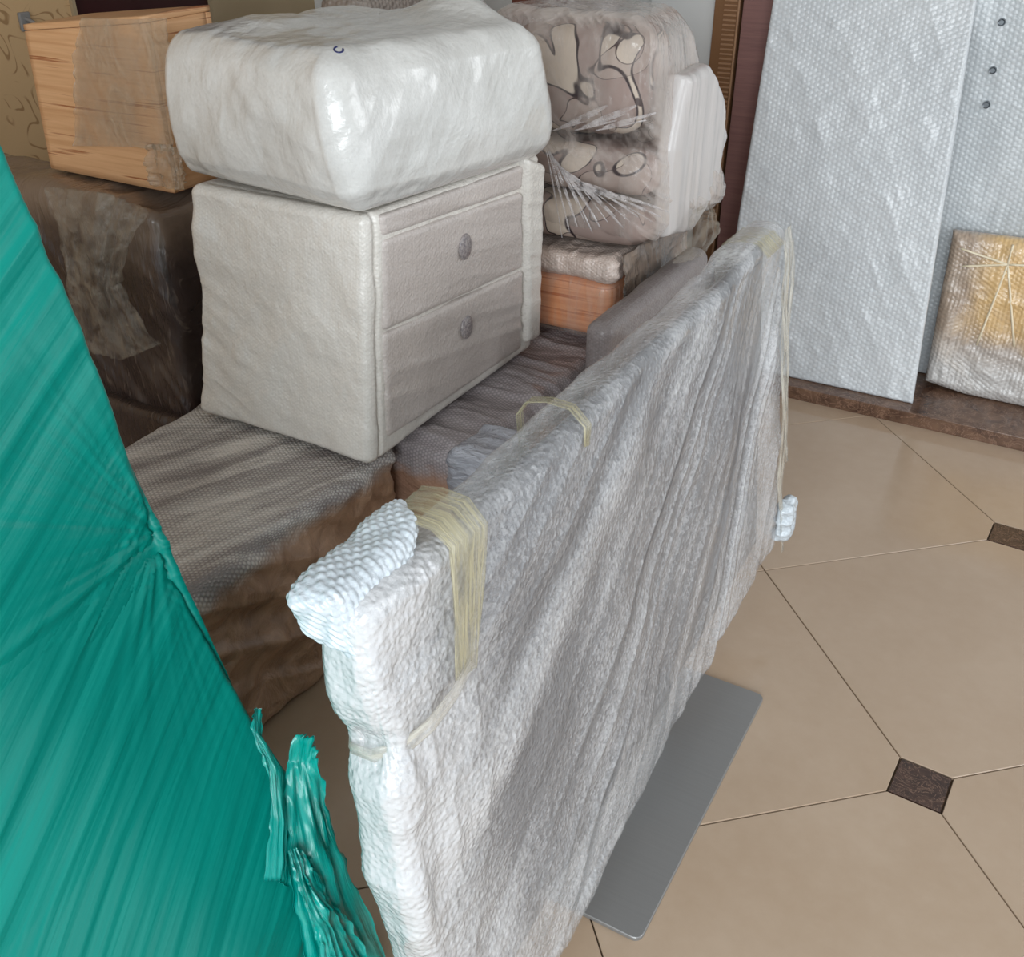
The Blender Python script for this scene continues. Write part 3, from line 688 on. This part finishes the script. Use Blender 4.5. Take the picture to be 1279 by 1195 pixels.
# ---------------- white bundle on the nightstand
def mat_bundle():
    s = NT('white_bundle_wrap'); ob = s.tc('Object'); n1 = s.noise(ob, 5, 4, .6); n2 = s.noise(s.map(ob, (5, 5, 1.3), (.25, .3, 0)), 7, 4, .6, .5); n3 = s.noise(ob, 150, 2, .6)
    big = s.noise(ob, 9, 3, .6, .8)
    c = s.mix(s.ramp(s.math('MULTIPLY_ADD', n3, .3, s.math('MULTIPLY', n1, .7)), [(.3, (0, 0, 0)), (.7, (1, 1, 1))]), srgb(200, 198, 193), srgb(224, 222, 218))
    b = s.bump(n2, .22, .006); b = s.bump(n3, .25, .0025, b); b = s.bump(big, .35, .02, b)
    return s.set(c, .26, b, .6, .6)
M_bun = mat_bundle()
bn = empty('soft_bundle'); tag(bn, 'plump white bundle wrapped in plastic, lying on the white nightstand', 'bundle')
def bundisp(V, N, u):
    body = 1 - .97 * sstep(.35, 1.0, -N[:, 2])
    bulge = .030 * (1 - np.clip(np.abs(u[:, 2]), 0, 1) ** 2) * np.clip(1 - np.abs(N[:, 2]), 0, 1) * (1 - .6 * np.clip(-N[:, 0], 0, 1))
    dome = .085 * np.exp(-((V[:, 0] + 1.38) ** 2 + (V[:, 1] - 2.20) ** 2) / .014) * np.clip(N[:, 2], 0, 1)
    dome2 = .02 * np.exp(-((V[:, 0] + 1.72) ** 2 + (V[:, 1] - 1.85) ** 2) / .02) * np.clip(N[:, 2], 0, 1)
    film = .0011 * ridge((V[:, 1] - V[:, 2] * .7) * 16, (V[:, 2] + V[:, 1]) * 2, V[:, 0] * 10, 3, 6)
    return (bulge + film + .008 * fbm(V[:, 0] * 6, V[:, 1] * 6, V[:, 2] * 6, 3, 8) + dome + dome2 - .006) * body
bc = [(-1.865, 1.640, 1.104), (-1.262, 1.565, 1.104), (-1.165, 2.23, 1.104), (-1.84, 2.28, 1.104), (-1.90, 1.70, 1.405), (-1.315, 1.575, 1.418), (-1.145, 2.12, 1.425), (-1.82, 2.27, 1.42)]
lumpy('wrapped_body', bc, M_bun, bn, 200, .05, bundisp)

# small blue pen ring on the near top corner of the bundle
bpy.context.view_layer.update()
dg_ = bpy.context.evaluated_depsgraph_get()
def hit(px, py):
    ok, loc, nor, *_ = S.ray_cast(dg_, Vector((0, 0, CH)), ray(px, py).normalized()); return loc, nor
l_, n_2 = hit(423, 62)
bm = bmesh.new(); seg_, ms_ = 22, 6; q_ = n_2.to_track_quat('Z', 'Y'); vs_ = []
for i in range(seg_ - 4):
    a = 2 * math.pi * (i + 6) / seg_
    for k in range(ms_):
        b = 2 * math.pi * k / ms_; rr_ = .0088 + .0020 * math.cos(b); vs_.append(bm.verts.new(l_ + q_ @ Vector((rr_ * math.cos(a), rr_ * 1.1 * math.sin(a), .0016 * math.sin(b)))))
for i in range(seg_ - 5):
    for k in range(ms_): bm.faces.new((vs_[i * ms_ + k], vs_[i * ms_ + (k + 1) % ms_], vs_[(i + 1) * ms_ + (k + 1) % ms_], vs_[(i + 1) * ms_ + k]))
me = bpy.data.meshes.new('pen_mark'); bm.to_mesh(me); bm.free()
pm_o = link('pen_mark', me, NT('blue_ink').set(srgb(34, 40, 92), .4), bn); pm_o['label'] = 'small dark blue ring mark'
# ---------------- armchair-like dark item behind, pine box on it
def mat_sofa():
    s = NT('dark_upholstery_wrap'); ob = s.tc('Object'); x = s.xyz(ob)
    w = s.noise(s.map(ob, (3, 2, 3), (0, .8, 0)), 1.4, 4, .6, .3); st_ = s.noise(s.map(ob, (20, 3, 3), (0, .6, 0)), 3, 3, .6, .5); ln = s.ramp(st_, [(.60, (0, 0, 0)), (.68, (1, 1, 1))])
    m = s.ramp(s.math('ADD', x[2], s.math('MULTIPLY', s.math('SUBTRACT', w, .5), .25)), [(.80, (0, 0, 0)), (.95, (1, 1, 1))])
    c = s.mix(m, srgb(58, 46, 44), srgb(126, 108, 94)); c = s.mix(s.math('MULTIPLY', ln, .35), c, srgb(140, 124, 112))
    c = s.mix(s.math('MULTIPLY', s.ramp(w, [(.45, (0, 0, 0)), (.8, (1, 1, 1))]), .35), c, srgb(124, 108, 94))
    return s.set(c, .25, s.bump(st_, .5, .015), .5, .3)
so = empty('armchair'); tag(so, 'dark brown armchair in clear film at the back left, under the pine box', 'armchair')
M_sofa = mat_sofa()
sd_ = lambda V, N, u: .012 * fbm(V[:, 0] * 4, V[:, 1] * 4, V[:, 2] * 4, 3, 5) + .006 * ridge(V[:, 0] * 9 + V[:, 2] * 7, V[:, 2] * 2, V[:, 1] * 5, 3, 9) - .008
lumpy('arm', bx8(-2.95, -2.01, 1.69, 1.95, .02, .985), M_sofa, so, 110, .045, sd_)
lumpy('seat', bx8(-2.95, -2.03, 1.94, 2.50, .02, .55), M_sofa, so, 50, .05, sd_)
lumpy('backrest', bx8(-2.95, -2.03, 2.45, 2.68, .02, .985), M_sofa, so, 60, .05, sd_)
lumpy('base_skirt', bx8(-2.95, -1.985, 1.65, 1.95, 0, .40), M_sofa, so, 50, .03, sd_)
# crumpled film bunched over the front of the arm
M_cf = film_mat('clear_film', srgb(176, 164, 148), .06, .42, (6, 3, 8), (0, .8, 0), .15, 3)
pts_rows = [[at(60, 232, 1, 1.665), at(130, 240, 1, 1.66), at(185, 262, 1, 1.66)], [at(75, 300, 1, 1.65), at(120, 320, 1, 1.62), at(165, 300, 1, 1.65)],
            [at(90, 370, 1, 1.65), at(125, 365, 1, 1.61), at(150, 350, 1, 1.65)], [at(100, 430, 1, 1.65), at(150, 450, 1, 1.63), at(200, 430, 1, 1.65)]]
crumple_sheet('film_gather', pts_rows, M_cf, so, .012, 5, 40)

def mat_pine(name, a, b, c3_):
    s = NT(name); ob = s.tc('Object'); v = s.map(ob, (1.0, 1.0, 34)); w = s.noise(v, 2.2, 3, .55, .2); w2 = s.noise(s.map(ob, (1.5, 1.5, 90)), 3, 3, .6)
    c = s.mix(s.ramp(w, [(.32, (0, 0, 0)), (.62, (1, 1, 1))]), a, b)
    c = s.mix(s.ramp(s.math('ADD', w, s.math('MULTIPLY', w2, .2)), [(.68, (0, 0, 0)), (.76, (1, 1, 1))]), c, c3_)
    return s.set(c, .42, s.bump(w2, .1, .002), .4)
M_pine = mat_pine('pine_wood', srgb(200, 150, 106), srgb(222, 176, 132), srgb(160, 100, 62))
pb = empty('pine_box'); tag(pb, 'pale pine box half covered by clear film, on the dark armchair', 'box')
pz = .992
def board(name, c8, mat, parent):
    return lumpy(name, c8, mat, parent, 24, .003, None)
# front board: tilted slightly, its lower left corner low
F0 = [Vector((-2.512, 1.785, 1.004)), Vector((-2.035, 1.785, .999)), Vector((-2.035, 1.785, 1.401)), Vector((-2.487, 1.785, 1.357))]
dep = Vector((0, .20, .006)); th = Vector((0, .018, 0))
def quadbox(a, b, c, d, off):   # a,b bottom l/r, c,d top r/l, off = thickness vector
    return [a, b, b + off, a + off, d, c, c + off, d + off]
board('front_board', quadbox(F0[0], F0[1], F0[2], F0[3], th), M_pine, pb)
board('back_board', quadbox(F0[0] + dep, F0[1] + dep, F0[2] + dep, F0[3] + dep, th), M_pine, pb)
sx = Vector((.018, 0, 0))
board('side_board', quadbox(F0[0] + th, F0[0] + sx + th, F0[3] + sx + th, F0[3] + th, dep - th), M_pine, pb)
board('side_board', quadbox(F0[1] + th - sx, F0[1] + th, F0[2] + th, F0[2] + th - sx, dep - th), M_pine, pb)
up = Vector((0, 0, .016))
board('lid', quadbox(F0[3], F0[2], F0[2] + up, F0[3] + up, dep + th), M_pine, pb)
M_pf = film_mat('film_over_pine', srgb(196, 174, 148), .18, .50, (4, 4, 3), (0, .5, 0), .18, 3)
pr_ = [[at(100, 22, 1, 1.77), at(170, 24, 1, 1.765), at(208, 22, 1, 1.768)], [at(92, 70, 1, 1.77), at(150, 75, 1, 1.76), at(212, 72, 1, 1.768)],
       [at(94, 130, 1, 1.77), at(160, 140, 1, 1.76), at(214, 140, 1, 1.768)], [at(92, 182, 1, 1.77), at(165, 183, 1, 1.765), at(216, 190, 1, 1.768)]]
crumple_sheet('film_wrap', pr_, M_pf, pb, .0015, 2, 40)
pr_ = [[at(182, 180, 1, 1.765), at(210, 180, 1, 1.76), at(226, 185, 1, 1.765)], [at(186, 210, 1, 1.765), at(215, 212, 1, 1.75), at(230, 212, 1, 1.765)], [at(192, 232, 1, 1.765), at(220, 236, 1, 1.75), at(232, 236, 1, 1.765)]]
crumple_sheet('film_wrap', pr_, M_pf, pb, .008, 4, 30)
# small grey hook on the wallpaper
M_hook = NT('grey_plastic').set(srgb(128, 124, 120), .35)
hk = empty('wall_hook'); tag(hk, 'small grey hook on the patterned wallpaper above the pine box', 'hook')
hp = at(32, 27, 0, -3.292)
def tube(name, pts, r, mat, parent, seg=10):
    cu = bpy.data.curves.new(name, 'CURVE'); cu.dimensions = '3D'; cu.bevel_depth = r; cu.bevel_resolution = 3; cu.use_fill_caps = True
    s = cu.splines.new('BEZIER'); s.bezier_points.add(len(pts) - 1)
    for b, p in zip(s.bezier_points, pts): b.co = p; b.handle_left_type = b.handle_right_type = 'AUTO'
    tmp = bpy.data.objects.new(name, cu); me = bpy.data.meshes.new_from_object(tmp); bpy.data.objects.remove(tmp); me.name = name
    o = link(name, me, mat, parent); return o
box('back_plate', -3.30, -3.288, hp.y - .022, hp.y + .022, hp.z - .03, hp.z + .03, M_hook, hk, .005)
tube('hook_arm', [hp + Vector((.0, 0, .01)), hp + Vector((.035, .01, -.005)), hp + Vector((.05, .025, -.035)), hp + Vector((.06, .05, -.03))], .006, M_hook, hk)

# ---------------- orange wooden box
M_or = mat_pine('orange_wood', srgb(226, 142, 92), srgb(244, 172, 124), srgb(206, 118, 70))
ob_ = empty('orange_box'); tag(ob_, 'small orange wood box with bubble wrapped lid, under the patterned cushions', 'box')
lumpy('body', bx8(-1.50, -1.125, 2.525, 3.05, .505, .685), M_or, ob_, 60, .04, None)
M_pale = bubble_mat('pale_bubble_wrap', srgb(206, 182, 168), srgb(240, 224, 214), .0105, .7, .22, .15, .6, 9, .5)
lumpy('wrapped_lid', bx8(-1.55, -1.105, 2.505, 3.06, .69, .762), M_pale, ob_, 90, .03, lambda V, N, u: .006 * ridge(V[:, 0] * 12, V[:, 1] * 9, V[:, 2] * 15, 2, 6))
M_of = film_mat('film_over_orange', srgb(244, 230, 216), .04, .32, (12, 12, 2), (0, 0, 0), .08, 1.6)
lumpy('film_wrap', bx8(-1.51, -1.11, 2.51, 3.06, .502, .70), M_of, ob_, 60, .045, lambda V, N, u: .003 * ridge(V[:, 0] * 26, V[:, 1] * 26, V[:, 2] * 3, 2, 3))

M_df = film_mat('dusty_film', srgb(158, 140, 126), .45, .92, (6, 6, 3), (.8, 0, 0), .15, 3, .35, .6)
crumple_sheet('film_skirt', [[Vector((-1.098, y, .775 - .01 * math.sin(y * 20))) for y in (2.54, 2.72, 2.9, 3.05)], [Vector((-1.092 + .006 * math.sin(y * 30), y, .66)) for y in (2.53, 2.72, 2.9, 3.05)],
                             [Vector((-1.096, y, .53 + .03 * math.sin(y * 14))) for y in (2.56, 2.72, 2.9, 3.05)]], M_df, ob_, .006, 6, 40)
# ---------------- patterned cushions under film
def mat_pattern():
    s = NT('swirl_fabric'); ob = s.tc('Object'); vm = s.map(ob, (1, 1, 1), (.3, .2, .4), (.13, .2, .31))
    n1 = s.noise(vm, 5.0, 0, .5, 1.6); n2 = s.noise(s.map(vm, (1, 1, 1), (0, 0, 0), (3.1, 1.7, .4)), 6.5, 0, .5, 1.2)
    g1 = s.math('ABSOLUTE', s.math('SUBTRACT', n1, .5)); g2 = s.math('ABSOLUTE', s.math('SUBTRACT', n2, .58))
    line = s.ramp(g1, [(.010, (1, 1, 1)), (.018, (0, 0, 0))]); line2 = s.ramp(g2, [(.004, (1, 1, 1)), (.009, (0, 0, 0))])
    reg = s.ramp(n1, [(.495, (0, 0, 0)), (.505, (1, 1, 1))]); reg2 = s.ramp(n2, [(.57, (0, 0, 0)), (.58, (1, 1, 1))])
    c = s.mix(reg, srgb(158, 138, 130), srgb(208, 192, 176)); c = s.mix(s.math('MULTIPLY', reg2, .8), c, srgb(178, 160, 150))
    c = s.mix(line, c, srgb(54, 42, 46)); c = s.mix(line2, c, srgb(70, 54, 54))
    wv = s.noise(ob, 260, 2, .5)
    return s.set(c, .75, s.bump(wv, .2, .002), .3)
M_pat = mat_pattern()
cb_ = empty('cushion_bundle'); tag(cb_, 'stack of swirl patterned cushions with a white pad, bound in clear film', 'cushions')
cdis = lambda sd: (lambda V, N, u: .012 * fbm(V[:, 0] * 6, V[:, 1] * 6, V[:, 2] * 6, 3, sd) + .02 * (1 - np.abs(u[:, 2]) ** 2) - .012)
lumpy('cushion', bx8(-1.50, -1.09, 2.53, 2.82, 1.075, 1.375), M_pat, cb_, 90, .09, cdis(1))
lumpy('cushion', bx8(-1.50, -1.035, 2.54, 3.1, .925, 1.07), M_pat, cb_, 80, .06, cdis(2))
lumpy('cushion', bx8(-1.50, -1.04, 2.50, 3.1, .79, .925), M_pat, cb_, 80, .05, cdis(3))
M_pad = NT('white_pad'); pdn = M_pad.noise(M_pad.map(M_pad.tc('Object'), (12, 12, 1.5), (.2, 0, 0)), 3, 3, .6)
M_pad = M_pad.set(M_pad.mix(pdn, srgb(196, 190, 187), srgb(216, 211, 208)), .35, M_pad.bump(pdn, .25, .01), .5, .3)
# white pad standing on the +X side, pointed at its lower far corner
X0 = -.985
pd = [at(*p, 0, X0) for p in [(838, 298), (868, 290), (900, 232), (914, 170), (908, 118), (890, 80), (862, 95), (845, 190)]]
cen = sum((p for p in pd), Vector()) / len(pd)
slab('white_pad', (X0, 0, 0), (0, 1, 0), (0, 0, 1), (1, 0, 0),
     [(pd[0].y, pd[0].z), (pd[1].y, pd[1].z)], [(pd[6].y, pd[6].z), (pd[5].y, pd[5].z)], [(pd[0].y, pd[0].z), (pd[7].y, pd[7].z), (pd[6].y, pd[6].z)],
     [(pd[1].y, pd[1].z), (pd[2].y, pd[2].z), (pd[3].y, pd[3].z), (pd[4].y, pd[4].z), (pd[5].y, pd[5].z)], .07, .03, 60, 80, M_pad, cb_, lambda s, t, q: .004 * ridge(s * 16, t * 2, None, 2, 4))
M_cfl = film_mat('stretch_film', srgb(206, 194, 186), .05, .75, (5, 5, 2), (.7, .5, 0), .08, 2.4, .52, .84, True)
def cfd(V, N, u):
    st1 = ridge((V[:, 0] * .8 + V[:, 2] + V[:, 1] * .3) * 16, (V[:, 2] - V[:, 0]) * 2.2, V[:, 1] * 3, 3, 12)
    up_ = np.clip((V[:, 2] - 1.1) * 6, 0, 1); st2 = ridge(V[:, 1] * 15 + V[:, 0] * 12, V[:, 2] * 1.8, V[:, 0] * 3, 3, 19)
    waist = -.03 * np.exp(-((V[:, 2] - 1.075) / .03) ** 2) * np.clip(-N[:, 1], 0, 1)
    return .004 * st1 * (1 - up_ * .6) + .003 * st2 * up_ + waist
lumpy('stretch_film', [(-1.54, 2.49, .798), (-1.0, 2.49, .798), (-.955, 3.12, .80), (-1.54, 3.15, .80), (-1.54, 2.48, 1.405), (-1.03, 2.48, 1.40), (-1.075, 2.84, 1.395), (-1.54, 2.95, 1.40)], M_cfl, cb_, 150, .085, cfd)
# diagonal film pleats stretched across the front of the stack
M_pl2 = NT('film_pleat'); pn2 = M_pl2.noise(M_pl2.tc('Object'), 40, 2, .6); M_pl2.set(srgb(232, 224, 222), .12, None, .7, .6); M_pl2 = M_pl2.film(M_pl2.ramp(pn2, [(.35, (.06,) * 3), (.65, (.6,) * 3)]))
for k in range(15):
    x0_, y0_ = 680 + k * 2.2, 176 + k * 4.2; x1_, y1_ = 702 + k * 9.5, 297 - (k % 4) * 5 - k * 1.6
    ps = [at(x0_ + (x1_ - x0_) * f / 10, y0_ + (y1_ - y0_) * f / 10 - 5 * math.sin(f / 10 * math.pi), 1, 2.474) for f in range(11)]
    ribbon('film_pleat', ps, [(.003 + .003 * ((k * 7) % 3)) * math.sin(math.pi * (f + 1) / 12) + .001 for f in range(11)], M_pl2, cb_, (0, -1, .2), 4, thick=.0004)
for k in range(8):
    x0_, y0_ = 690 + k * 9, 163 - (k % 3) * 4; x1_, y1_ = 735 + k * 12, 150 - (k % 3) * 9
    ps = [at(x0_ + (x1_ - x0_) * f / 8, y0_ + (y1_ - y0_) * f / 8, 1, 2.482) for f in range(9)]
    ribbon('film_pleat', ps, [(.005 + .004 * (k % 3)) * math.sin(math.pi * (f + 1) / 10) + .001 for f in range(9)], M_pl2, cb_, (0, -1, .2), 4, thick=.0004)
# loose film corner beside the bundle
crumple_sheet('film_corner', [[at(868, 262, 0, -.96), at(885, 250, 0, -.96), at(890, 262, 0, -.96)], [at(850, 300, 0, -.955), at(880, 300, 0, -.95), at(898, 290, 0, -.96)], [at(838, 330, 0, -.955), at(860, 325, 0, -.95), at(880, 318, 0, -.96)]], M_cf, cb_, .006, 9, 30)

# ---------------- grey wrapped panel standing behind the television
M_gr = bubble_mat('grey_bubble_wrap', srgb(122, 112, 110), srgb(158, 148, 146), .0105, .55, .35, .15, .5, 6, .25)
gpn = empty('grey_panel'); tag(gpn, 'grey padded panel in bubble wrap, standing behind the far half of the television', 'panel')
lumpy('wrapped_body', [(-1.06, 2.2, 0), (-.98, 2.2, 0), (-.98, 2.98, 0), (-1.06, 2.98, 0), (-1.055, 2.2, .70), (-.975, 2.2, .70), (-.975, 2.93, .705), (-1.055, 2.93, .705)], M_gr, gpn, 120, .035, lambda V, N, u: .004 * fbm(V[:, 0] * 8, V[:, 1] * 5, V[:, 2] * 5, 3, 3))

# ---------------- grey wrapped mattress far behind the white bundle
M_mt = bubble_mat('mattress_wrap', srgb(128, 116, 108), srgb(176, 164, 154), .022, .9, .4, .1, .4, 6, .2)
mt = empty('wrapped_mattress'); tag(mt, 'grey ribbed bubble wrapped mattress standing behind the white bundle', 'mattress')
lumpy('wrapped_body', bx8(-2.30, -2.12, 2.72, 3.42, 0, 1.385), M_mt, mt, 90, .05, lambda V, N, u: .004 * fbm(V[:, 0] * 6, V[:, 1] * 6, V[:, 2] * 6, 3, 3))
# tall items at the top edge of the view
rb = empty('red_brown_board'); tag(rb, 'reddish brown wooden board standing upright behind the bundles', 'board')
M_rb = wood('red_brown_wood', srgb(96, 52, 42), srgb(128, 76, 62), .4, (10, 1, 1))
box('plank', -2.08, -1.975, 3.60, 3.64, .0, 1.75, M_rb, rb, .004)
box('edge_strip', -1.99, -1.972, 3.585, 3.60, .0, 1.75, M_rb, rb, .003)
sb = empty('wrapped_plank'); tag(sb, 'silvery bubble wrapped plank standing upright beside the red brown board', 'plank')
M_sv = bubble_mat('silvery_bubble_wrap', srgb(132, 124, 122), srgb(206, 202, 200), .014, .9, .2, .2, .7, 12, .6)
lumpy('wrapped_body', bx8(-1.95, -1.66, 3.58, 3.66, 0, 1.75), M_sv, sb, 140, .03, lambda V, N, u: .010 * ridge(V[:, 0] * 14, V[:, 2] * 2, V[:, 1] * 4, 2, 8))

# ---------------- tall white bubble wrapped panels on the marble ledge
def mat_white_panel(name, c1, c2, pitch=.018, seed=0):
    s = NT(name); uv = s.tc('UV'); ob = s.tc('Object'); hx = s.hexd(uv, pitch, .05); n1 = s.noise(ob, 3.5, 4, .6, .6); n2 = s.noise(s.map(uv, (3, 9, 1), (0, 0, .5)), 2.4, 4, .6, .8); n3 = s.noise(ob, 150, 2, .5)
    f = s.math('MULTIPLY_ADD', hx, .28, s.math('MULTIPLY', n1, .7))
    c = s.mix(s.ramp(f, [(.25, (0, 0, 0)), (.85, (1, 1, 1))]), c1, c2)
    b = s.bump(hx, .45, .003); b = s.bump(n2, .32, .016, b); b = s.bump(n3, .2, .002, b)
    return s.set(c, .26, b, .5, .4)
M_wp1 = mat_white_panel('white_panel_wrap', srgb(200, 204, 207), srgb(224, 227, 229))
wp = empty('white_panel'); tag(wp, 'tall white bubble wrapped panel leaning on the marble ledge, nearer of the two', 'panel')
a9 = math.radians(9); wN = np.array([0, -math.cos(a9), math.sin(a9)]); wV = np.array([0, math.sin(a9), math.cos(a9)]); wU = np.array([1., 0, 0]); wP0 = np.array([0, 3.527, .052])
slab('wrapped_board', wP0, wU, wV, wN, [(-1.105, 0), (-.351, 0)], [(-1.115, 1.62), (-.485, 1.62)], [(-1.105, 0), (-1.107, .5), (-1.115, 1.62)], [(-.351, 0), (-.41, .7), (-.485, 1.62)],
     .028, .008, 150, 330, M_wp1, wp, lambda s, t, q: .0025 * ridge(s * 6 + t * 3, t * 5 - s * 3, None, 3, 3) * q  + .0004 * hexb(s, t, .018) * q, edge_t=.6)
M_tr = film_mat('panel_film', srgb(224, 226, 228), .15, .6, (3, 5, 3), (0, .5, 0), .1, 3)
M_wp2 = mat_white_panel('back_panel_wrap', srgb(192, 197, 200), srgb(220, 225, 228))
wq = empty('bolted_panel'); tag(wq, 'white wrapped panel with small metal bolts, behind the nearer white panel', 'panel')
slab('wrapped_board', (0, 3.815, .052), wU, (0, 0, 1), (0, -1, 0), [(-.52, 0), (.55, 0)], [(-.52, 1.75), (.55, 1.75)], [(-.52, 0), (-.52, 1.75)], [(.55, 0), (.55, 1.75)],
     .03, .01, 130, 200, M_wp2, wq, lambda s, t, q: .004 * ridge(s * 5, t * 2.2, None, 3, 13) * q  + .0004 * hexb(s, t, .018) * q, edge_t=.6)
M_bolt = NT('bolt_metal').set(srgb(120, 124, 128), .3, None, .5, 0, .8)
for (px, py) in ((1251, 28), (1240, 88), (1232, 131)):
    p = at(px, py, 1, 3.808)
    bm = bmesh.new(); bmesh.ops.create_cone(bm, cap_ends=True, segments=20, radius1=.0125, radius2=.011, depth=.010)
    bmesh.ops.rotate(bm, verts=bm.verts, matrix=Matrix.Rotation(math.radians(90), 3, 'X')); bmesh.ops.translate(bm, verts=bm.verts, vec=p)
    tp_ = [f for f in bm.faces if f.normal.y < -.9]; r = bmesh.ops.inset_individual(bm, faces=tp_, thickness=.004); bmesh.ops.translate(bm, verts=list({v for f in tp_ for v in f.verts}), vec=(0, .004, 0))
    me = bpy.data.meshes.new('bolt'); bm.to_mesh(me); bm.free(); link('bolt', me, M_bolt, wq, False)

# ---------------- cream parcel on the ledge
pc = empty('parcel'); tag(pc, 'cream yellow parcel in pale bubble wrap on the marble ledge, far right', 'parcel')
s = NT('parcel_wrap'); uv = s.tc('UV'); ob = s.tc('Object'); hx = s.hexd(uv, .016, .2); n1 = s.noise(ob, 7, 4, .6, .8); xx = s.xyz(uv)
inx = s.ramp(s.math('ADD', xx[0], s.math('MULTIPLY', n1, .16)), [(-0.0, (0, 0, 0)), (1, (1, 1, 1))])
mx = s.math('MULTIPLY', s.ramp(s.math('ADD', s.math('ADD', xx[0], .45), s.math('MULTIPLY', n1, .12)), [(.22, (0, 0, 0)), (.30, (1, 1, 1))]), s.ramp(s.math('ADD', xx[1], s.math('MULTIPLY', n1, .16)), [(.26, (0, 0, 0)), (.36, (1, 1, 1))]))
c = s.mix(mx, s.mix(s.ramp(xx[1], [(.12, srgb(208, 206, 202)), (.3, srgb(178, 156, 138))]), srgb(206, 198, 190), (0, 0, 0)), srgb(222, 186, 132)) if False else s.mix(mx, s.mix(s.ramp(s.math('ADD', xx[1], s.math('MULTIPLY', n1, .1)), [(.15, (0, 0, 0)), (.3, (1, 1, 1))]), srgb(206, 202, 198), srgb(178, 158, 140)), srgb(224, 188, 134))
c = s.mix(s.math('MULTIPLY', s.ramp(n1, [(.5, (0, 0, 0)), (.75, (1, 1, 1))]), .4), c, srgb(226, 216, 204))
b = s.bump(n1, .6, .02); b = s.bump(hx, .5, .004, b); M_par = s.set(c, .22, b, .5, .6)
slab('wrapped_body', (0, 3.688, .052), wU, (0, .05, .9987), (0, -.9987, .05), [(-.345, .02), (-.2, .0), (.35, .0)], [(-.372, .585), (.35, .60)], [(-.345, .02), (-.36, .3), (-.372, .585)], [(.35, 0), (.35, .6)],
     .075, .04, 170, 140, M_par, pc, lambda s, t, q: .006 * ridge(s * 9, t * 7, None, 3, 5) * q + .0015 * hexb(s, t, .016) * q, edge_t=.25)
M_tie = NT('tie_film').set(srgb(240, 226, 196), .2, None, .6, .5)
# cord tied in a star
kc = Vector((-.17, 3.672, .555))
for (dx, dz) in [(-.14, -.03), (-.16, .03), (.16, .02), (-.03, -.3), (.09, -.28), (.0, .07)]:
    ps = [kc + Vector((dx * f / 6, .012 * abs(dz) * f - .002 + .010 * math.sin(f * .5) * 0, dz * f / 6)) for f in range(7)]
    ps = [Vector((p.x, 3.688 - .006 + (p.z - .05) * .05, p.z)) for p in ps]
    ribbon('tie', ps, .008, M_tie, pc, (0, -1, 0), 4, curl=.004)

bpy.context.view_layer.update()
for o in list(bpy.data.objects):
    if o.type == 'EMPTY' and o.parent is None:
        # move the empty to the base of its parts without moving the parts
        mn = Vector((1e9,) * 3); mxx = Vector((-1e9,) * 3)
        for ch in o.children:
            for cc_ in ch.bound_box:
                w_ = ch.matrix_world @ Vector(cc_); mn = Vector(map(min, mn, w_)); mxx = Vector(map(max, mxx, w_))
        base_ = Vector(((mn.x + mxx.x) / 2, (mn.y + mxx.y) / 2, mn.z)); o.location = base_
        for ch in o.children: ch.location = ch.location - base_
